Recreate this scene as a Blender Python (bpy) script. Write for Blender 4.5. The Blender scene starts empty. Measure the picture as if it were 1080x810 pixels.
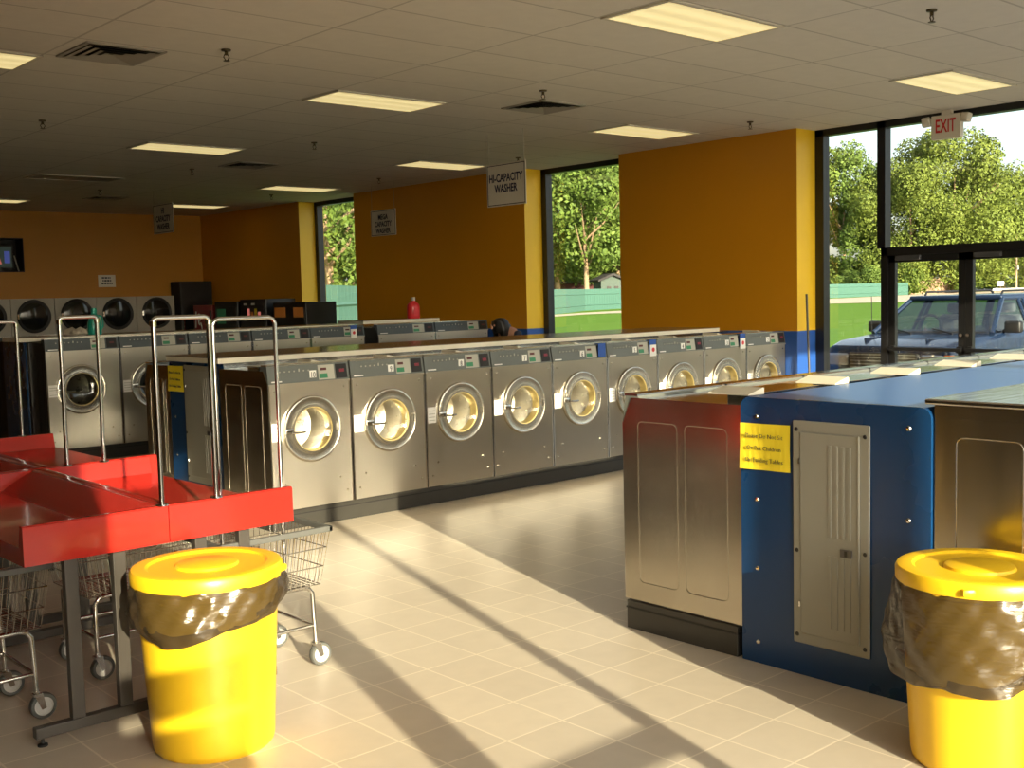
import bpy, bmesh, math, random
from mathutils import Vector, Matrix
random.seed(7)
C = bpy.context.scene.collection
PI = math.pi

# ------------------------------------------------------------------ materials
def nodes_of(name):
    m = bpy.data.materials.new(name); m.use_nodes = True
    nt = m.node_tree
    return m, nt, nt.nodes['Principled BSDF']

def mat(name, col, rough=.5, metal=0., spec=.5, coat=0., vary=0., vscale=3., stretch=(1, 1, 1), bump=0., rvary=0., emit=None, estr=0.):
    m, nt, b = nodes_of(name)
    b.inputs['Base Color'].default_value = (*col, 1)
    b.inputs['Roughness'].default_value = rough
    b.inputs['Metallic'].default_value = metal
    b.inputs['Specular IOR Level'].default_value = spec
    b.inputs['Coat Weight'].default_value = coat
    if emit:
        b.inputs['Emission Color'].default_value = (*emit, 1)
        b.inputs['Emission Strength'].default_value = estr
    if vary or bump or rvary:
        tc = nt.nodes.new('ShaderNodeTexCoord'); mp = nt.nodes.new('ShaderNodeMapping')
        mp.inputs['Scale'].default_value = stretch
        nz = nt.nodes.new('ShaderNodeTexNoise'); nz.inputs['Scale'].default_value = vscale; nz.inputs['Detail'].default_value = 4
        nt.links.new(tc.outputs['Object'], mp.inputs['Vector']); nt.links.new(mp.outputs['Vector'], nz.inputs['Vector'])
        if vary:
            mx = nt.nodes.new('ShaderNodeMix'); mx.data_type = 'RGBA'
            mx.inputs[6].default_value = (*[max(0, c * (1 - vary)) for c in col], 1)
            mx.inputs[7].default_value = (*[min(1, c * (1 + vary)) for c in col], 1)
            nt.links.new(nz.outputs['Fac'], mx.inputs[0]); nt.links.new(mx.outputs[2], b.inputs['Base Color'])
        if rvary:
            mr = nt.nodes.new('ShaderNodeMapRange'); mr.inputs['To Min'].default_value = max(.02, rough - rvary); mr.inputs['To Max'].default_value = rough + rvary
            nt.links.new(nz.outputs['Fac'], mr.inputs['Value']); nt.links.new(mr.outputs[0], b.inputs['Roughness'])
        if bump:
            bp = nt.nodes.new('ShaderNodeBump'); bp.inputs['Strength'].default_value = bump; bp.inputs['Distance'].default_value = .01
            nt.links.new(nz.outputs['Fac'], bp.inputs['Height']); nt.links.new(bp.outputs[0], b.inputs['Normal'])
    return m

def glass_mat(name, tint=(1, 1, 1), refl=.07, rough=.02):
    m = bpy.data.materials.new(name); m.use_nodes = True; nt = m.node_tree; nt.nodes.clear()
    out = nt.nodes.new('ShaderNodeOutputMaterial'); mx = nt.nodes.new('ShaderNodeMixShader')
    tr = nt.nodes.new('ShaderNodeBsdfTransparent'); tr.inputs[0].default_value = (*tint, 1)
    gl = nt.nodes.new('ShaderNodeBsdfGlossy'); gl.inputs['Roughness'].default_value = rough
    mx.inputs[0].default_value = refl
    nt.links.new(tr.outputs[0], mx.inputs[1]); nt.links.new(gl.outputs[0], mx.inputs[2]); nt.links.new(mx.outputs[0], out.inputs[0])
    return m

def tile_mat(name, c1, c2, mortar, w, h, msize, off, rough, bump=.0, spec=.5, noise=.08):
    m, nt, b = nodes_of(name)
    tc = nt.nodes.new('ShaderNodeTexCoord'); mp = nt.nodes.new('ShaderNodeMapping')
    mp.inputs['Location'].default_value = (-off[0], -off[1], 0)
    br = nt.nodes.new('ShaderNodeTexBrick'); br.offset = 0; br.squash = 1
    br.inputs['Scale'].default_value = 1; br.inputs['Brick Width'].default_value = w; br.inputs['Row Height'].default_value = h
    br.inputs['Mortar Size'].default_value = msize; br.inputs['Mortar Smooth'].default_value = .2; br.inputs['Bias'].default_value = 0
    br.inputs['Color1'].default_value = (*c1, 1); br.inputs['Color2'].default_value = (*c2, 1); br.inputs['Mortar'].default_value = (*mortar, 1)
    nt.links.new(tc.outputs['Object'], mp.inputs[0]); nt.links.new(mp.outputs[0], br.inputs[0])
    nz = nt.nodes.new('ShaderNodeTexNoise'); nz.inputs['Scale'].default_value = 9; nz.inputs['Detail'].default_value = 6
    nt.links.new(tc.outputs['Object'], nz.inputs['Vector'])
    mr = nt.nodes.new('ShaderNodeMapRange'); mr.inputs['To Min'].default_value = 1 - noise; mr.inputs['To Max'].default_value = 1 + noise
    nt.links.new(nz.outputs['Fac'], mr.inputs['Value'])
    ml = nt.nodes.new('ShaderNodeMix'); ml.data_type = 'RGBA'; ml.blend_type = 'MULTIPLY'; ml.inputs[0].default_value = 1
    nt.links.new(br.outputs['Color'], ml.inputs[6]); nt.links.new(mr.outputs[0], ml.inputs[7])
    nt.links.new(ml.outputs[2], b.inputs['Base Color'])
    b.inputs['Roughness'].default_value = rough; b.inputs['Specular IOR Level'].default_value = spec
    if bump:
        bp = nt.nodes.new('ShaderNodeBump'); bp.inputs['Strength'].default_value = bump; bp.inputs['Distance'].default_value = .004; bp.invert = True
        nt.links.new(br.outputs['Fac'], bp.inputs['Height']); nt.links.new(bp.outputs[0], b.inputs['Normal'])
    return m

M = {}
M['floor'] = tile_mat('floor_tile', (.60, .52, .41), (.55, .475, .375), (.74, .65, .51), .3048, .3048, .0045, (.105, .219), .36, .25, .45)
M['ceil'] = tile_mat('ceiling_tile', (.72, .68, .605), (.69, .65, .58), (.50, .465, .41), 1.2192, .6096, .010, (5.43, 4.5476), .9, .3, .1, .06)
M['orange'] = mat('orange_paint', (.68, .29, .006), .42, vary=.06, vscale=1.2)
M['orangedim'] = mat('orange_dimmed_back', (.46, .19, .006), .45, vary=.06, vscale=1.2)  # the wall orange darkened, carrying the dimmer light at the back wall
M['brownwall'] = mat('brown_wall', (.12, .07, .03), .6)
M['yellowret'] = mat('return_yellow', (.80, .50, .015), .45, vary=.03)  # yellower and brighter than the orange, used on the side returns
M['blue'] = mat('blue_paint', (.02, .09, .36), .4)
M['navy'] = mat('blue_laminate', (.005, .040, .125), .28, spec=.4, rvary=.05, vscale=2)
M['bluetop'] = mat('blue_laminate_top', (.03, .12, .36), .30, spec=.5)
M['black'] = mat('black_metal', (.008, .008, .009), .35)
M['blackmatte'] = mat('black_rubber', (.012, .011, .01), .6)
M['kick'] = mat('dark_base', (.035, .032, .026), .45, vary=.25, vscale=4)
def brushed(name, col, r1, r2, fac, vscale, stretch):
    m = mat(name, col, r1, 1., rvary=.05, vscale=vscale, stretch=stretch); nt = m.node_tree; p = nt.nodes['Principled BSDF']
    out = [n for n in nt.nodes if n.type == 'OUTPUT_MATERIAL'][0]
    g = nt.nodes.new('ShaderNodeBsdfAnisotropic'); g.inputs['Color'].default_value = (*col, 1); g.inputs['Roughness'].default_value = r2; g.inputs['Anisotropy'].default_value = -.72
    tg = nt.nodes.new('ShaderNodeTangent'); tg.direction_type = 'RADIAL'; tg.axis = 'Z'; nt.links.new(tg.outputs[0], g.inputs['Tangent'])
    g.inputs['Color'].default_value = (.64, .59, .50, 1)
    mx = nt.nodes.new('ShaderNodeMixShader'); mx.inputs[0].default_value = fac
    nt.links.new(p.outputs[0], mx.inputs[1]); nt.links.new(g.outputs[0], mx.inputs[2]); nt.links.new(mx.outputs[0], out.inputs[0])
    return m
M['steel'] = brushed('brushed_steel', (.42, .39, .34), .20, .32, .66, 3, (1, 1, 60))
M['steelside'] = mat('steel_side', (.50, .46, .39), .22, 1., rvary=.06, vscale=2.5, stretch=(6, 6, .5))
M['steeltop'] = mat('steel_top', (.60, .58, .54), .16, 1., rvary=.03, vscale=3, stretch=(1, 10, 1), bump=.12)
M['chrome'] = mat('chrome', (.60, .585, .56), .08, 1.)
M['satin'] = mat('satin_ring', (.64, .60, .52), .26, 1.)
M['drum'] = mat('drum_steel', (.80, .77, .70), .30, 1., rvary=.1, vscale=20)
M['brass'] = mat('amber_gasket', (.66, .52, .22), .3, .6)
M['panel'] = mat('control_grey', (.13, .14, .125), .42)
M['panelC'] = mat('control_blue_grey', (.065, .08, .085), .42)
M['keypad'] = mat('keypad_grey', (.42, .41, .34), .5)
M['digit'] = mat('white_plate', (.85, .84, .78), .5)
M['ink'] = mat('dark_ink', (.02, .02, .03), .6)
M['led'] = mat('red_display', (.10, .005, .012), .3, emit=(1, .03, .08), estr=.10)
M['paper'] = mat('white_paper', (.82, .80, .75), .7)
M['paperred'] = mat('red_print', (.70, .05, .06), .6)
M['sticker'] = mat('blue_sticker', (.02, .08, .35), .5)
M['laminate'] = mat('cream_laminate', (.72, .66, .52), .35)
M['ledgetop'] = mat('ledge_top', (.20, .16, .12), .16, spec=.6)
M['red'] = mat('red_fibreglass', (.42, .022, .015), .16, spec=.45, coat=.15)
M['leg'] = mat('bronze_leg', (.075, .065, .055), .4, .3)
M['yellow'] = mat('yellow_plastic', (.90, .55, .015), .34, spec=.5)
M['bag'] = None
M['grey'] = mat('grey_enamel', (.28, .27, .225), .38)
M['greydark'] = mat('latch_grey', (.10, .10, .11), .35, .5)
M['notice'] = mat('yellow_paper', (.92, .72, .03), .6)
M['bumper'] = mat('grey_bumper', (.10, .10, .09), .5)
M['wire'] = mat('zinc_wire', (.66, .64, .60), .22, 1.)
M['wheel'] = mat('grey_wheel', (.55, .53, .50), .5)
M['white'] = mat('white_enamel', (.62, .60, .55), .4)
M['dryer'] = mat('dryer_enamel', (.44, .41, .34), .4)
M['darkglass'] = mat('dark_glass', (.012, .013, .012), .08)
M['signwhite'] = mat('sign_white', (.70, .65, .55), .6)
M['signtext'] = mat('sign_navy', (.015, .015, .06), .6)
M['exitred'] = mat('exit_red', (.55, .012, .015), .5)
M['lamp'] = mat('lamp_lens', (.8, .75, .55), .5, emit=(1.0, .80, .36), estr=.72)
def banded_lamp():
    m = M['lamp']; nt = m.node_tree; p = nt.nodes['Principled BSDF']
    tc = nt.nodes.new('ShaderNodeTexCoord'); sx = nt.nodes.new('ShaderNodeSeparateXYZ'); ml = nt.nodes.new('ShaderNodeMath'); ml.operation = 'MULTIPLY'; ml.inputs[1].default_value = 34
    sn = nt.nodes.new('ShaderNodeMath'); sn.operation = 'SINE'; mr = nt.nodes.new('ShaderNodeMapRange')
    mr.inputs['From Min'].default_value = -1; mr.inputs['To Min'].default_value = .60; mr.inputs['To Max'].default_value = .80
    nt.links.new(tc.outputs['Object'], sx.inputs[0]); nt.links.new(sx.outputs['Y'], ml.inputs[0]); nt.links.new(ml.outputs[0], sn.inputs[0]); nt.links.new(sn.outputs[0], mr.inputs['Value'])
    nt.links.new(mr.outputs[0], p.inputs['Emission Strength'])
banded_lamp()
M['lampoff'] = mat('lamp_lens_unlit', (.22, .21, .18), .4)
M['frame'] = mat('lamp_frame', (.62, .58, .48), .6)
M['vent'] = mat('vent_metal', (.36, .33, .28), .5)
M['ventdark'] = mat('vent_dark', (.03, .028, .025), .8)
M['bronze'] = mat('sprinkler_bronze', (.10, .075, .04), .4, .8)
M['glass'] = glass_mat('window_glass', (.97, .99, .97), .05)
M['doorglass'] = glass_mat('door_glass', (.95, .94, .90), .08, .06)
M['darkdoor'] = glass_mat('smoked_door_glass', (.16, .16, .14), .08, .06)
M['carglass'] = glass_mat('car_glass', (.42, .50, .56), .22, .03)
M['skin'] = mat('skin', (.50, .26, .17), .5)
M['hair'] = mat('black_hair', (.012, .009, .008), .45)
M['shirt'] = mat('dark_shirt', (.03, .03, .05), .8)
M['jeans'] = mat('blue_jeans', (.04, .06, .12), .8)
M['bottle_red'] = mat('red_bottle', (.68, .03, .035), .3)
M['bottle_green'] = mat('teal_bottle', (.01, .30, .22), .3)
M['cloth'] = mat('pale_cloth', (.55, .48, .38), .9, vary=.2, vscale=20)
M['redm'] = mat('vending_red', (.30, .01, .012), .3)
M['green_panel'] = mat('vending_green', (.03, .20, .09), .4, emit=(.05, .3, .12), estr=.05)
M['orange_panel'] = mat('vending_orange', (.55, .20, .03), .4, emit=(.8, .25, .04), estr=.06)
M['screenblue'] = mat('screen_blue', (.02, .03, .12), .3, emit=(.10, .14, .55), estr=.35)
M['screenred'] = mat('screen_red', (.2, .02, .02), .3, emit=(.9, .25, .2), estr=.45)
M['screendark'] = mat('screen_dark', (.02, .03, .03), .3, emit=(.05, .09, .07), estr=.25)
M['grass'] = mat('lawn_grass', (.125, .235, .03), .9, spec=.05, vary=.28, vscale=.9)
M['asphalt'] = mat('asphalt', (.20, .19, .175), .9, vary=.12, vscale=5)
M['dirt'] = mat('pale_road', (.58, .47, .34), .95, vary=.12, vscale=1)
M['fence'] = mat('green_fence', (.065, .16, .125), .8, vary=.10, vscale=2, stretch=(3, 3, .3))
M['woodfence'] = mat('pinkish_boards', (.50, .33, .22), .9, vary=.25, vscale=3, stretch=(4, 4, .4))
M['bark'] = mat('bark', (.36, .24, .14), .95, vary=.35, vscale=3, bump=.5)
M['housewhite'] = mat('white_siding', (.85, .83, .80), .7)
M['roofdark'] = mat('dark_shingle', (.05, .045, .045), .9)
M['roofgrey'] = mat('grey_shingle', (.35, .38, .40), .9)
M['shed'] = mat('pale_green_siding', (.08, .11, .09), .8)
M['maroon'] = mat('maroon_siding', (.10, .03, .03), .8)
M['carpaint'] = mat('car_blue_paint', (.010, .024, .058), .22, .1, spec=.4, coat=.3)
M['carblack'] = mat('car_black_trim', (.012, .012, .012), .5)
M['tyre'] = mat('tyre_rubber', (.015, .015, .015), .8)
M['seat'] = mat('beige_seat', (.48, .42, .32), .7)
M['lens'] = mat('headlamp_lens', (.32, .34, .36), .12, .4)
M['amber'] = mat('amber_lens', (.75, .18, .02), .3)

def bag_material():
    m, nt, b = nodes_of('translucent_brown_bag')
    b.inputs['Base Color'].default_value = (.050, .033, .015, 1); b.inputs['Roughness'].default_value = .22
    b.inputs['Alpha'].default_value = .80; b.inputs['Specular IOR Level'].default_value = .8
    tc = nt.nodes.new('ShaderNodeTexCoord'); mp = nt.nodes.new('ShaderNodeMapping'); mp.inputs['Scale'].default_value = (2.5, 2.5, 9); mp.inputs['Rotation'].default_value = (.5, .3, 0)
    nz = nt.nodes.new('ShaderNodeTexNoise'); nz.inputs['Scale'].default_value = 3; nz.inputs['Detail'].default_value = 5; nz.inputs['Distortion'].default_value = 1.2
    bp = nt.nodes.new('ShaderNodeBump'); bp.inputs['Strength'].default_value = .24; bp.inputs['Distance'].default_value = .03
    nt.links.new(tc.outputs['Object'], mp.inputs[0]); nt.links.new(mp.outputs[0], nz.inputs['Vector'])
    nt.links.new(nz.outputs['Fac'], bp.inputs['Height']); nt.links.new(bp.outputs[0], b.inputs['Normal'])
    return m
M['bag'] = bag_material()

def leaf_material(name, c1, c2):
    m, nt, b = nodes_of(name)
    g = nt.nodes.new('ShaderNodeTexCoord'); nz = nt.nodes.new('ShaderNodeTexNoise'); nz.inputs['Scale'].default_value = .55; nz.inputs['Detail'].default_value = 8
    nz.inputs['Roughness'].default_value = .75
    rp = nt.nodes.new('ShaderNodeValToRGB'); rp.color_ramp.elements[0].position = .32; rp.color_ramp.elements[1].position = .68
    rp.color_ramp.elements[0].color = (*c1, 1); rp.color_ramp.elements[1].color = (*c2, 1)
    nt.links.new(g.outputs['Object'], nz.inputs['Vector']); nt.links.new(nz.outputs['Fac'], rp.inputs[0]); nt.links.new(rp.outputs[0], b.inputs['Base Color'])
    b.inputs['Roughness'].default_value = .6; b.inputs['Specular IOR Level'].default_value = .2
    return m
M['leafA'] = leaf_material('leaf_green', (.05, .095, .02), (.17, .235, .04))
M['leafB'] = leaf_material('leaf_olive', (.075, .115, .02), (.20, .24, .04))
M['leafC'] = leaf_material('leaf_deep', (.06, .105, .02), (.18, .25, .05))

# ------------------------------------------------------------------ mesh helpers
class MB:
    def __init__(s): s.bm = bmesh.new()
    def _mi(s, faces, mi):
        for f in faces: f.material_index = mi
    def box(s, x0, x1, y0, y1, z0, z1, mi=0, bev=0, seg=2):
        vs = [s.bm.verts.new((x, y, z)) for x in (x0, x1) for y in (y0, y1) for z in (z0, z1)]
        F = [(0, 1, 3, 2), (4, 6, 7, 5), (0, 4, 5, 1), (2, 3, 7, 6), (0, 2, 6, 4), (1, 5, 7, 3)]
        fs = [s.bm.faces.new([vs[i] for i in f]) for f in F]
        s._mi(fs, mi)
        if bev:
            es = list({e for f in fs for e in f.edges})
            r = bmesh.ops.bevel(s.bm, geom=es, offset=bev, segments=seg, affect='EDGES', profile=.5)
            s._mi(r['faces'], mi)
        return fs
    def poly(s, pts, mi=0):
        f = s.bm.faces.new([s.bm.verts.new(p) for p in pts]); f.material_index = mi; return f
    def prism(s, pts, d, mi=0):
        """extrude a planar polygon along vector d"""
        d = Vector(d)
        a = [s.bm.verts.new(p) for p in pts]; b = [s.bm.verts.new(Vector(p) + d) for p in pts]
        fs = [s.bm.faces.new(a), s.bm.faces.new(b[::-1])]
        n = len(a)
        for i in range(n): fs.append(s.bm.faces.new((a[i], b[i], b[(i + 1) % n], a[(i + 1) % n])))
        s._mi(fs, mi)
    def tube(s, pts, r, n=8, mi=0, cap=True, closed=False):
        pts = [Vector(p) for p in pts]; rings = []; N = len(pts)
        up = None
        for i, p in enumerate(pts):
            if closed: t = (pts[(i + 1) % N] - pts[i - 1]).normalized()
            else: t = (pts[min(i + 1, N - 1)] - pts[max(i - 1, 0)]).normalized()
            if up is None:
                a = Vector((0, 0, 1)) if abs(t.z) < .9 else Vector((1, 0, 0)); up = (a - t * a.dot(t)).normalized()
            else:
                up = (up - t * up.dot(t)).normalized()
            q = t.cross(up); rr = r[i] if isinstance(r, (list, tuple)) else r
            rings.append([s.bm.verts.new(p + (up * math.cos(2 * PI * k / n) + q * math.sin(2 * PI * k / n)) * rr) for k in range(n)])
        fs = []
        for i in range(N if closed else N - 1):
            a, b = rings[i], rings[(i + 1) % N]
            for k in range(n): fs.append(s.bm.faces.new((a[k], a[(k + 1) % n], b[(k + 1) % n], b[k])))
        if cap and not closed:
            fs.append(s.bm.faces.new(rings[0][::-1])); fs.append(s.bm.faces.new(rings[-1]))
        s._mi(fs, mi)
    def lathe(s, prof, c=(0, 0, 0), n=32, axis='Z', mi=0, fn=None):
        """prof: list of (radius, height along the axis)"""
        c = Vector(c); rings = []
        def P(r, h, a):
            if fn: r, h = fn(r, h, a)
            u, v = r * math.cos(a), r * math.sin(a)
            return c + (Vector((u, v, h)) if axis == 'Z' else Vector((u, h, v)) if axis == 'Y' else Vector((h, u, v)))
        for r, h in prof:
            if r < 1e-6: rings.append([s.bm.verts.new(P(0, h, 0))])
            else: rings.append([s.bm.verts.new(P(r, h, 2 * PI * k / n)) for k in range(n)])
        fs = []
        for a, b in zip(rings, rings[1:]):
            for k in range(n):
                k2 = (k + 1) % n
                if len(a) == 1 and len(b) == 1: continue
                if len(a) == 1: fs.append(s.bm.faces.new((a[0], b[k], b[k2])))
                elif len(b) == 1: fs.append(s.bm.faces.new((a[k], a[k2], b[0])))
                else: fs.append(s.bm.faces.new((a[k], a[k2], b[k2], b[k])))
        s._mi(fs, mi)
    def grid(s, xs, ys, fn, mi=0):
        V = [[s.bm.verts.new(fn(x, y)) for y in ys] for x in xs]; fs = []
        for i in range(len(xs) - 1):
            for j in range(len(ys) - 1):
                fs.append(s.bm.faces.new((V[i][j], V[i + 1][j], V[i + 1][j + 1], V[i][j + 1])))
        s._mi(fs, mi); return V
    def build(s, name, mats, parent=None, smooth=None):
        bmesh.ops.recalc_face_normals(s.bm, faces=s.bm.faces)
        me = bpy.data.meshes.new(name); s.bm.to_mesh(me); s.bm.free()
        for m in (mats if isinstance(mats, (list, tuple)) else [mats]): me.materials.append(M[m] if isinstance(m, str) else m)
        if smooth is not None:
            me.polygons.foreach_set('use_smooth', [True] * len(me.polygons))
            me.set_sharp_from_angle(angle=math.radians(smooth))
        o = bpy.data.objects.new(name, me); C.objects.link(o)
        if parent is not None: o.parent = parent
        return o

def tag(o, label, cat, group=None, kind=None):
    o['label'] = label; o['category'] = cat
    if group: o['group'] = group
    if kind: o['kind'] = kind
    return o
def struct(o): o['kind'] = 'structure'; return o
def thing(name, label, cat, loc=(0, 0, 0), rz=0, group=None):
    o = bpy.data.objects.new(name, None); C.objects.link(o); o.location = loc; o.rotation_euler = (0, 0, rz)
    o.empty_display_size = .1
    return tag(o, label, cat, group)
def dup(root, loc, rz=None, label=None, group=None):
    r = root.copy(); C.objects.link(r); r.location = loc
    if rz is not None: r.rotation_euler = (0, 0, rz)
    if label: r['label'] = label
    if group: r['group'] = group
    for ch in list(root.children):
        c = ch.copy(); C.objects.link(c); c.parent = r
        for g in list(ch.children):
            d = g.copy(); C.objects.link(d); d.parent = c
    return r
def text_mesh(body, size, ex=.001, align='CENTER', spacing=1.0, line=1.0, bold=0.0):
    cu = bpy.data.curves.new('lettering', 'FONT'); cu.body = body; cu.size = size; cu.extrude = ex; cu.align_x = align; cu.align_y = 'CENTER'
    cu.space_character = spacing; cu.space_line = line; cu.offset = bold; cu.resolution_u = 2
    ob = bpy.data.objects.new('lettering_source', cu); C.objects.link(ob)
    dg = bpy.context.evaluated_depsgraph_get(); me = bpy.data.meshes.new_from_object(ob.evaluated_get(dg))
    bpy.data.objects.remove(ob); bpy.data.curves.remove(cu)
    return me
FACE_NY = Matrix(((1, 0, 0), (0, 0, -1), (0, 1, 0)))          # text on a surface facing -Y
FACE_NX = Matrix(((0, 0, -1), (-1, 0, 0), (0, 1, 0)))         # text on a surface facing -X
def text(name, body, size, loc, face, m, parent, sx=1, fit=None, **k):
    me = text_mesh(body, size, **k); me.materials.clear(); me.materials.append(M[m])
    if fit:
        xs = [v.co.x for v in me.vertices]; ys = [v.co.y for v in me.vertices]
        cx, cy = (min(xs) + max(xs)) / 2, (min(ys) + max(ys)) / 2
        me.transform(Matrix.Diagonal((fit[0] / (max(xs) - min(xs)), fit[1] / (max(ys) - min(ys)), 1, 1)) @ Matrix.Translation((-cx, -cy, 0)))
    mt = Matrix.Translation(loc) @ face.to_4x4() @ Matrix.Diagonal((sx, 1, 1, 1))
    me.transform(mt)
    me.name = name
    o = bpy.data.objects.new(name, me); C.objects.link(o)
    if parent is not None: o.parent = parent
    return o

# ------------------------------------------------------------------ measures of the room
CZ = 3.527; XW = 10.93; XG = 11.35; YB = 21.75; YF = -.30; XL = -6.0

# floor and ceiling
b = MB(); b.box(XL - .2, XG + .1, YF - .2, YB + .2, -.12, 0); struct(b.build('floor', 'floor'))
b = MB(); b.box(XL - .2, XG + .15, YF - .2, YB + .2, CZ, CZ + .25); struct(b.build('ceiling', 'ceil'))

# window-side wall: three furred-out panels, orange above a blue dado, yellow returns
def wall_panel(name, y0, y1, ret0=True, ret1=True):
    b = MB(); zd = 1.265; x1 = XG + .1
    for (z0, z1, front) in ((0, zd, 1), (zd, CZ, 0)):
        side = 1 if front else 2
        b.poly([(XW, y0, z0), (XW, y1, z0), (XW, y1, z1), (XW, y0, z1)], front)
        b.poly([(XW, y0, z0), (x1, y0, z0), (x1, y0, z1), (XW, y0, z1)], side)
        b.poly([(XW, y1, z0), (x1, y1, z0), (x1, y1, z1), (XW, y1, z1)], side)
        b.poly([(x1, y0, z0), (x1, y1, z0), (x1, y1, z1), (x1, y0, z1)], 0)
    struct(b.build(name, ['orange', 'blue', 'yellowret']))
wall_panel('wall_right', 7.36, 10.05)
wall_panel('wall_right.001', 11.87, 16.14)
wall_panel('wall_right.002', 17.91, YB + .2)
b = MB(); b.box(XG - .05, XG + .1, YF - .15, .55, 0, CZ); struct(b.build('wall_right.003', 'orange'))

# back wall with a niche for the television
b = MB()
nx0, nx1, nz0, nz1 = 6.35, 7.36, 2.40, 3.03
yb = YB
b.box(XL - .2, nx0, yb, yb + .45, 0, CZ); b.box(nx1, XG + .1, yb, yb + .45, 0, CZ)
b.box(nx0, nx1, yb, yb + .45, 0, nz0); b.box(nx0, nx1, yb, yb + .45, nz1, CZ); b.box(nx0, nx1, yb + .40, yb + .45, nz0, nz1)
struct(b.build('wall_back', 'orangedim'))
b = MB(); e = .012; y0_, y1_ = yb + .002, yb + .40
b.box(nx0, nx0 + e, y0_, y1_, nz0, nz1); b.box(nx1 - e, nx1, y0_, y1_, nz0, nz1); b.box(nx0, nx1, y0_, y1_, nz1 - e, nz1); b.box(nx0, nx1, y0_, y1_, nz0, nz0 + e); b.box(nx0, nx1, y1_ - e, y1_, nz0, nz1)
struct(b.build('trim_2', 'blackmatte'))
b = MB(); b.box(XL - .2, XL, YF - .2, YB + .2, 0, CZ); struct(b.build('wall_left', 'brownwall'))
# front wall: solid up to the shop front, header above the glass
b = MB(); b.box(XL - .2, .22, YF - .15, YF, 0, CZ); b.box(.22, XG + .1, YF - .15, YF, 3.45, CZ); struct(b.build('wall_front', 'orange'))

# ------------------------------------------------------------------ glazing
def pane(name, parent, x0, x1, y0, y1, z0, z1):
    b = MB(); b.box(x0, x1, y0, y1, z0, z1); return b.build(name, 'glass', parent)
# shop front behind the camera (it lets the sun in)
def front_window(name, x0, x1, bars, trans):
    f = MB()
    for (c, w) in bars: f.box(c - w / 2, c + w / 2, YF - .12, YF - .02, 0, 3.45)
    for (a, c, z, h) in trans: f.box(a, c, YF - .10, YF - .04, z - h / 2, z + h / 2)
    f.box(x0, x1, YF - .12, YF - .02, 3.38, 3.45); f.box(x0, x1, YF - .12, YF - .02, 0, .06)
    o = struct(f.build(name, 'black'))
    pane('glass_pane', o, x0, x1, YF - .075, YF - .07, .06, 3.38)
    return o
front_window('window_4', .22, XG, [(.245, .05), (1.47, .19), (2.33, .06), (3.335, .23), (5.67, .19), (7.9, .19), (10.1, .19)],
             [(1.56, 2.31, .985, .075), (1.5, 3.3, 2.62, .07)])
b = MB(); b.box(.23, .735, YF - .065, YF - .055, 1.515, 1.70); b.box(.23, .735, YF - .065, YF - .055, 1.25, 1.47)
struct(b.build('unseen_posters', 'paper'))  # unseen posters added on the front glass to cast shade bands on a can

# tall windows between the wall panels
def side_window(name, y0, y1):
    f = MB(); x0, x1 = XG - .09, XG + .03
    f.box(x0, x1, y1 - .10, y1, 0, 3.50); f.box(x0, x1, y0, y0 + .06, 0, 3.50)
    f.box(x0, x1, y0, y1, 3.455, CZ); f.box(x0, x1, y0, y1, 0, .10)
    o = struct(f.build(name, 'black')); pane('glass_pane', o, XG - .03, XG - .024, y0 + .06, y1 - .10, .10, 3.455)
side_window('window_2', 10.05, 11.87)
side_window('window_3', 16.14, 17.91)
# corner shop front with the double doors
f = MB(); x0, x1 = XG - .06, XG + .06
for (ya, ybb, za, zb_) in ((7.25, 7.36, 0, CZ), (6.485, 6.58, 2.155, CZ), (6.46, 6.535, 0, 2.155), (4.70, 4.775, 0, 2.155), (4.66, 4.755, 2.155, CZ),
                           (3.15, 3.25, 0, CZ), (1.75, 1.85, 0, CZ), (.55, .63, 0, CZ)):
    f.box(x0, x1, ya, ybb, za, zb_)
f.box(x0, x1, .55, 7.36, 3.455, CZ); f.box(x0, x1, 4.70, 6.535, 2.075, 2.165); f.box(x0, x1, 6.53, 7.25, 0, .10); f.box(x0, x1, .63, 4.70, 0, .10)
w1 = struct(f.build('window_1', 'black'))
for (ya, ybb, za) in ((6.58, 7.25, .10), (4.755, 6.485, 2.165), (3.25, 4.66, .10), (1.85, 3.15, .10), (.63, 1.75, .10)):
    pane('glass_pane', w1, XG - .004, XG + .002, ya, ybb, za, 3.455)
def door(name, ya, ybb, hinge_low):
    d = MB(); a, c = XG - .03, XG + .03; st = .075
    d.box(a, c, ya, ya + st, .01, 2.075); d.box(a, c, ybb - st, ybb, .01, 2.075)
    d.box(a, c, ya, ybb, 2.00, 2.075); d.box(a, c, ya, ybb, .01, .20)
    o = struct(d.build(name, 'black')); pane('glass_pane', o, XG - .004, XG + .002, ya + st, ybb - st, .20, 2.00)
    q = MB(); q.box(a - .055, a - .02, ya + .02, ybb - .02, 1.045, 1.085, bev=.008); q.box(a - .03, a, ya + .03, ya + .08, 1.03, 1.10); q.box(a - .03, a, ybb - .08, ybb - .03, 1.03, 1.10)
    q.build('push_bar', 'black', o)
    q = MB(); q.box(a - .05, a, ybb - .38, ybb - .10, 2.02, 2.07, bev=.006); q.build('door_closer', 'greydark', o)
    yy = ybb - .04 if not hinge_low else ya + .04
    q = MB(); q.lathe([(0, -.03), (.018, -.03), (.018, 0)], (a, ya + .035 if hinge_low else ybb - .035, 1.22), 16, 'X'); q.build('lock_cylinder', 'chrome', o)
door('door_1', 5.592, 6.458, True)
door('door_2', 4.778, 5.588, False)

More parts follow.
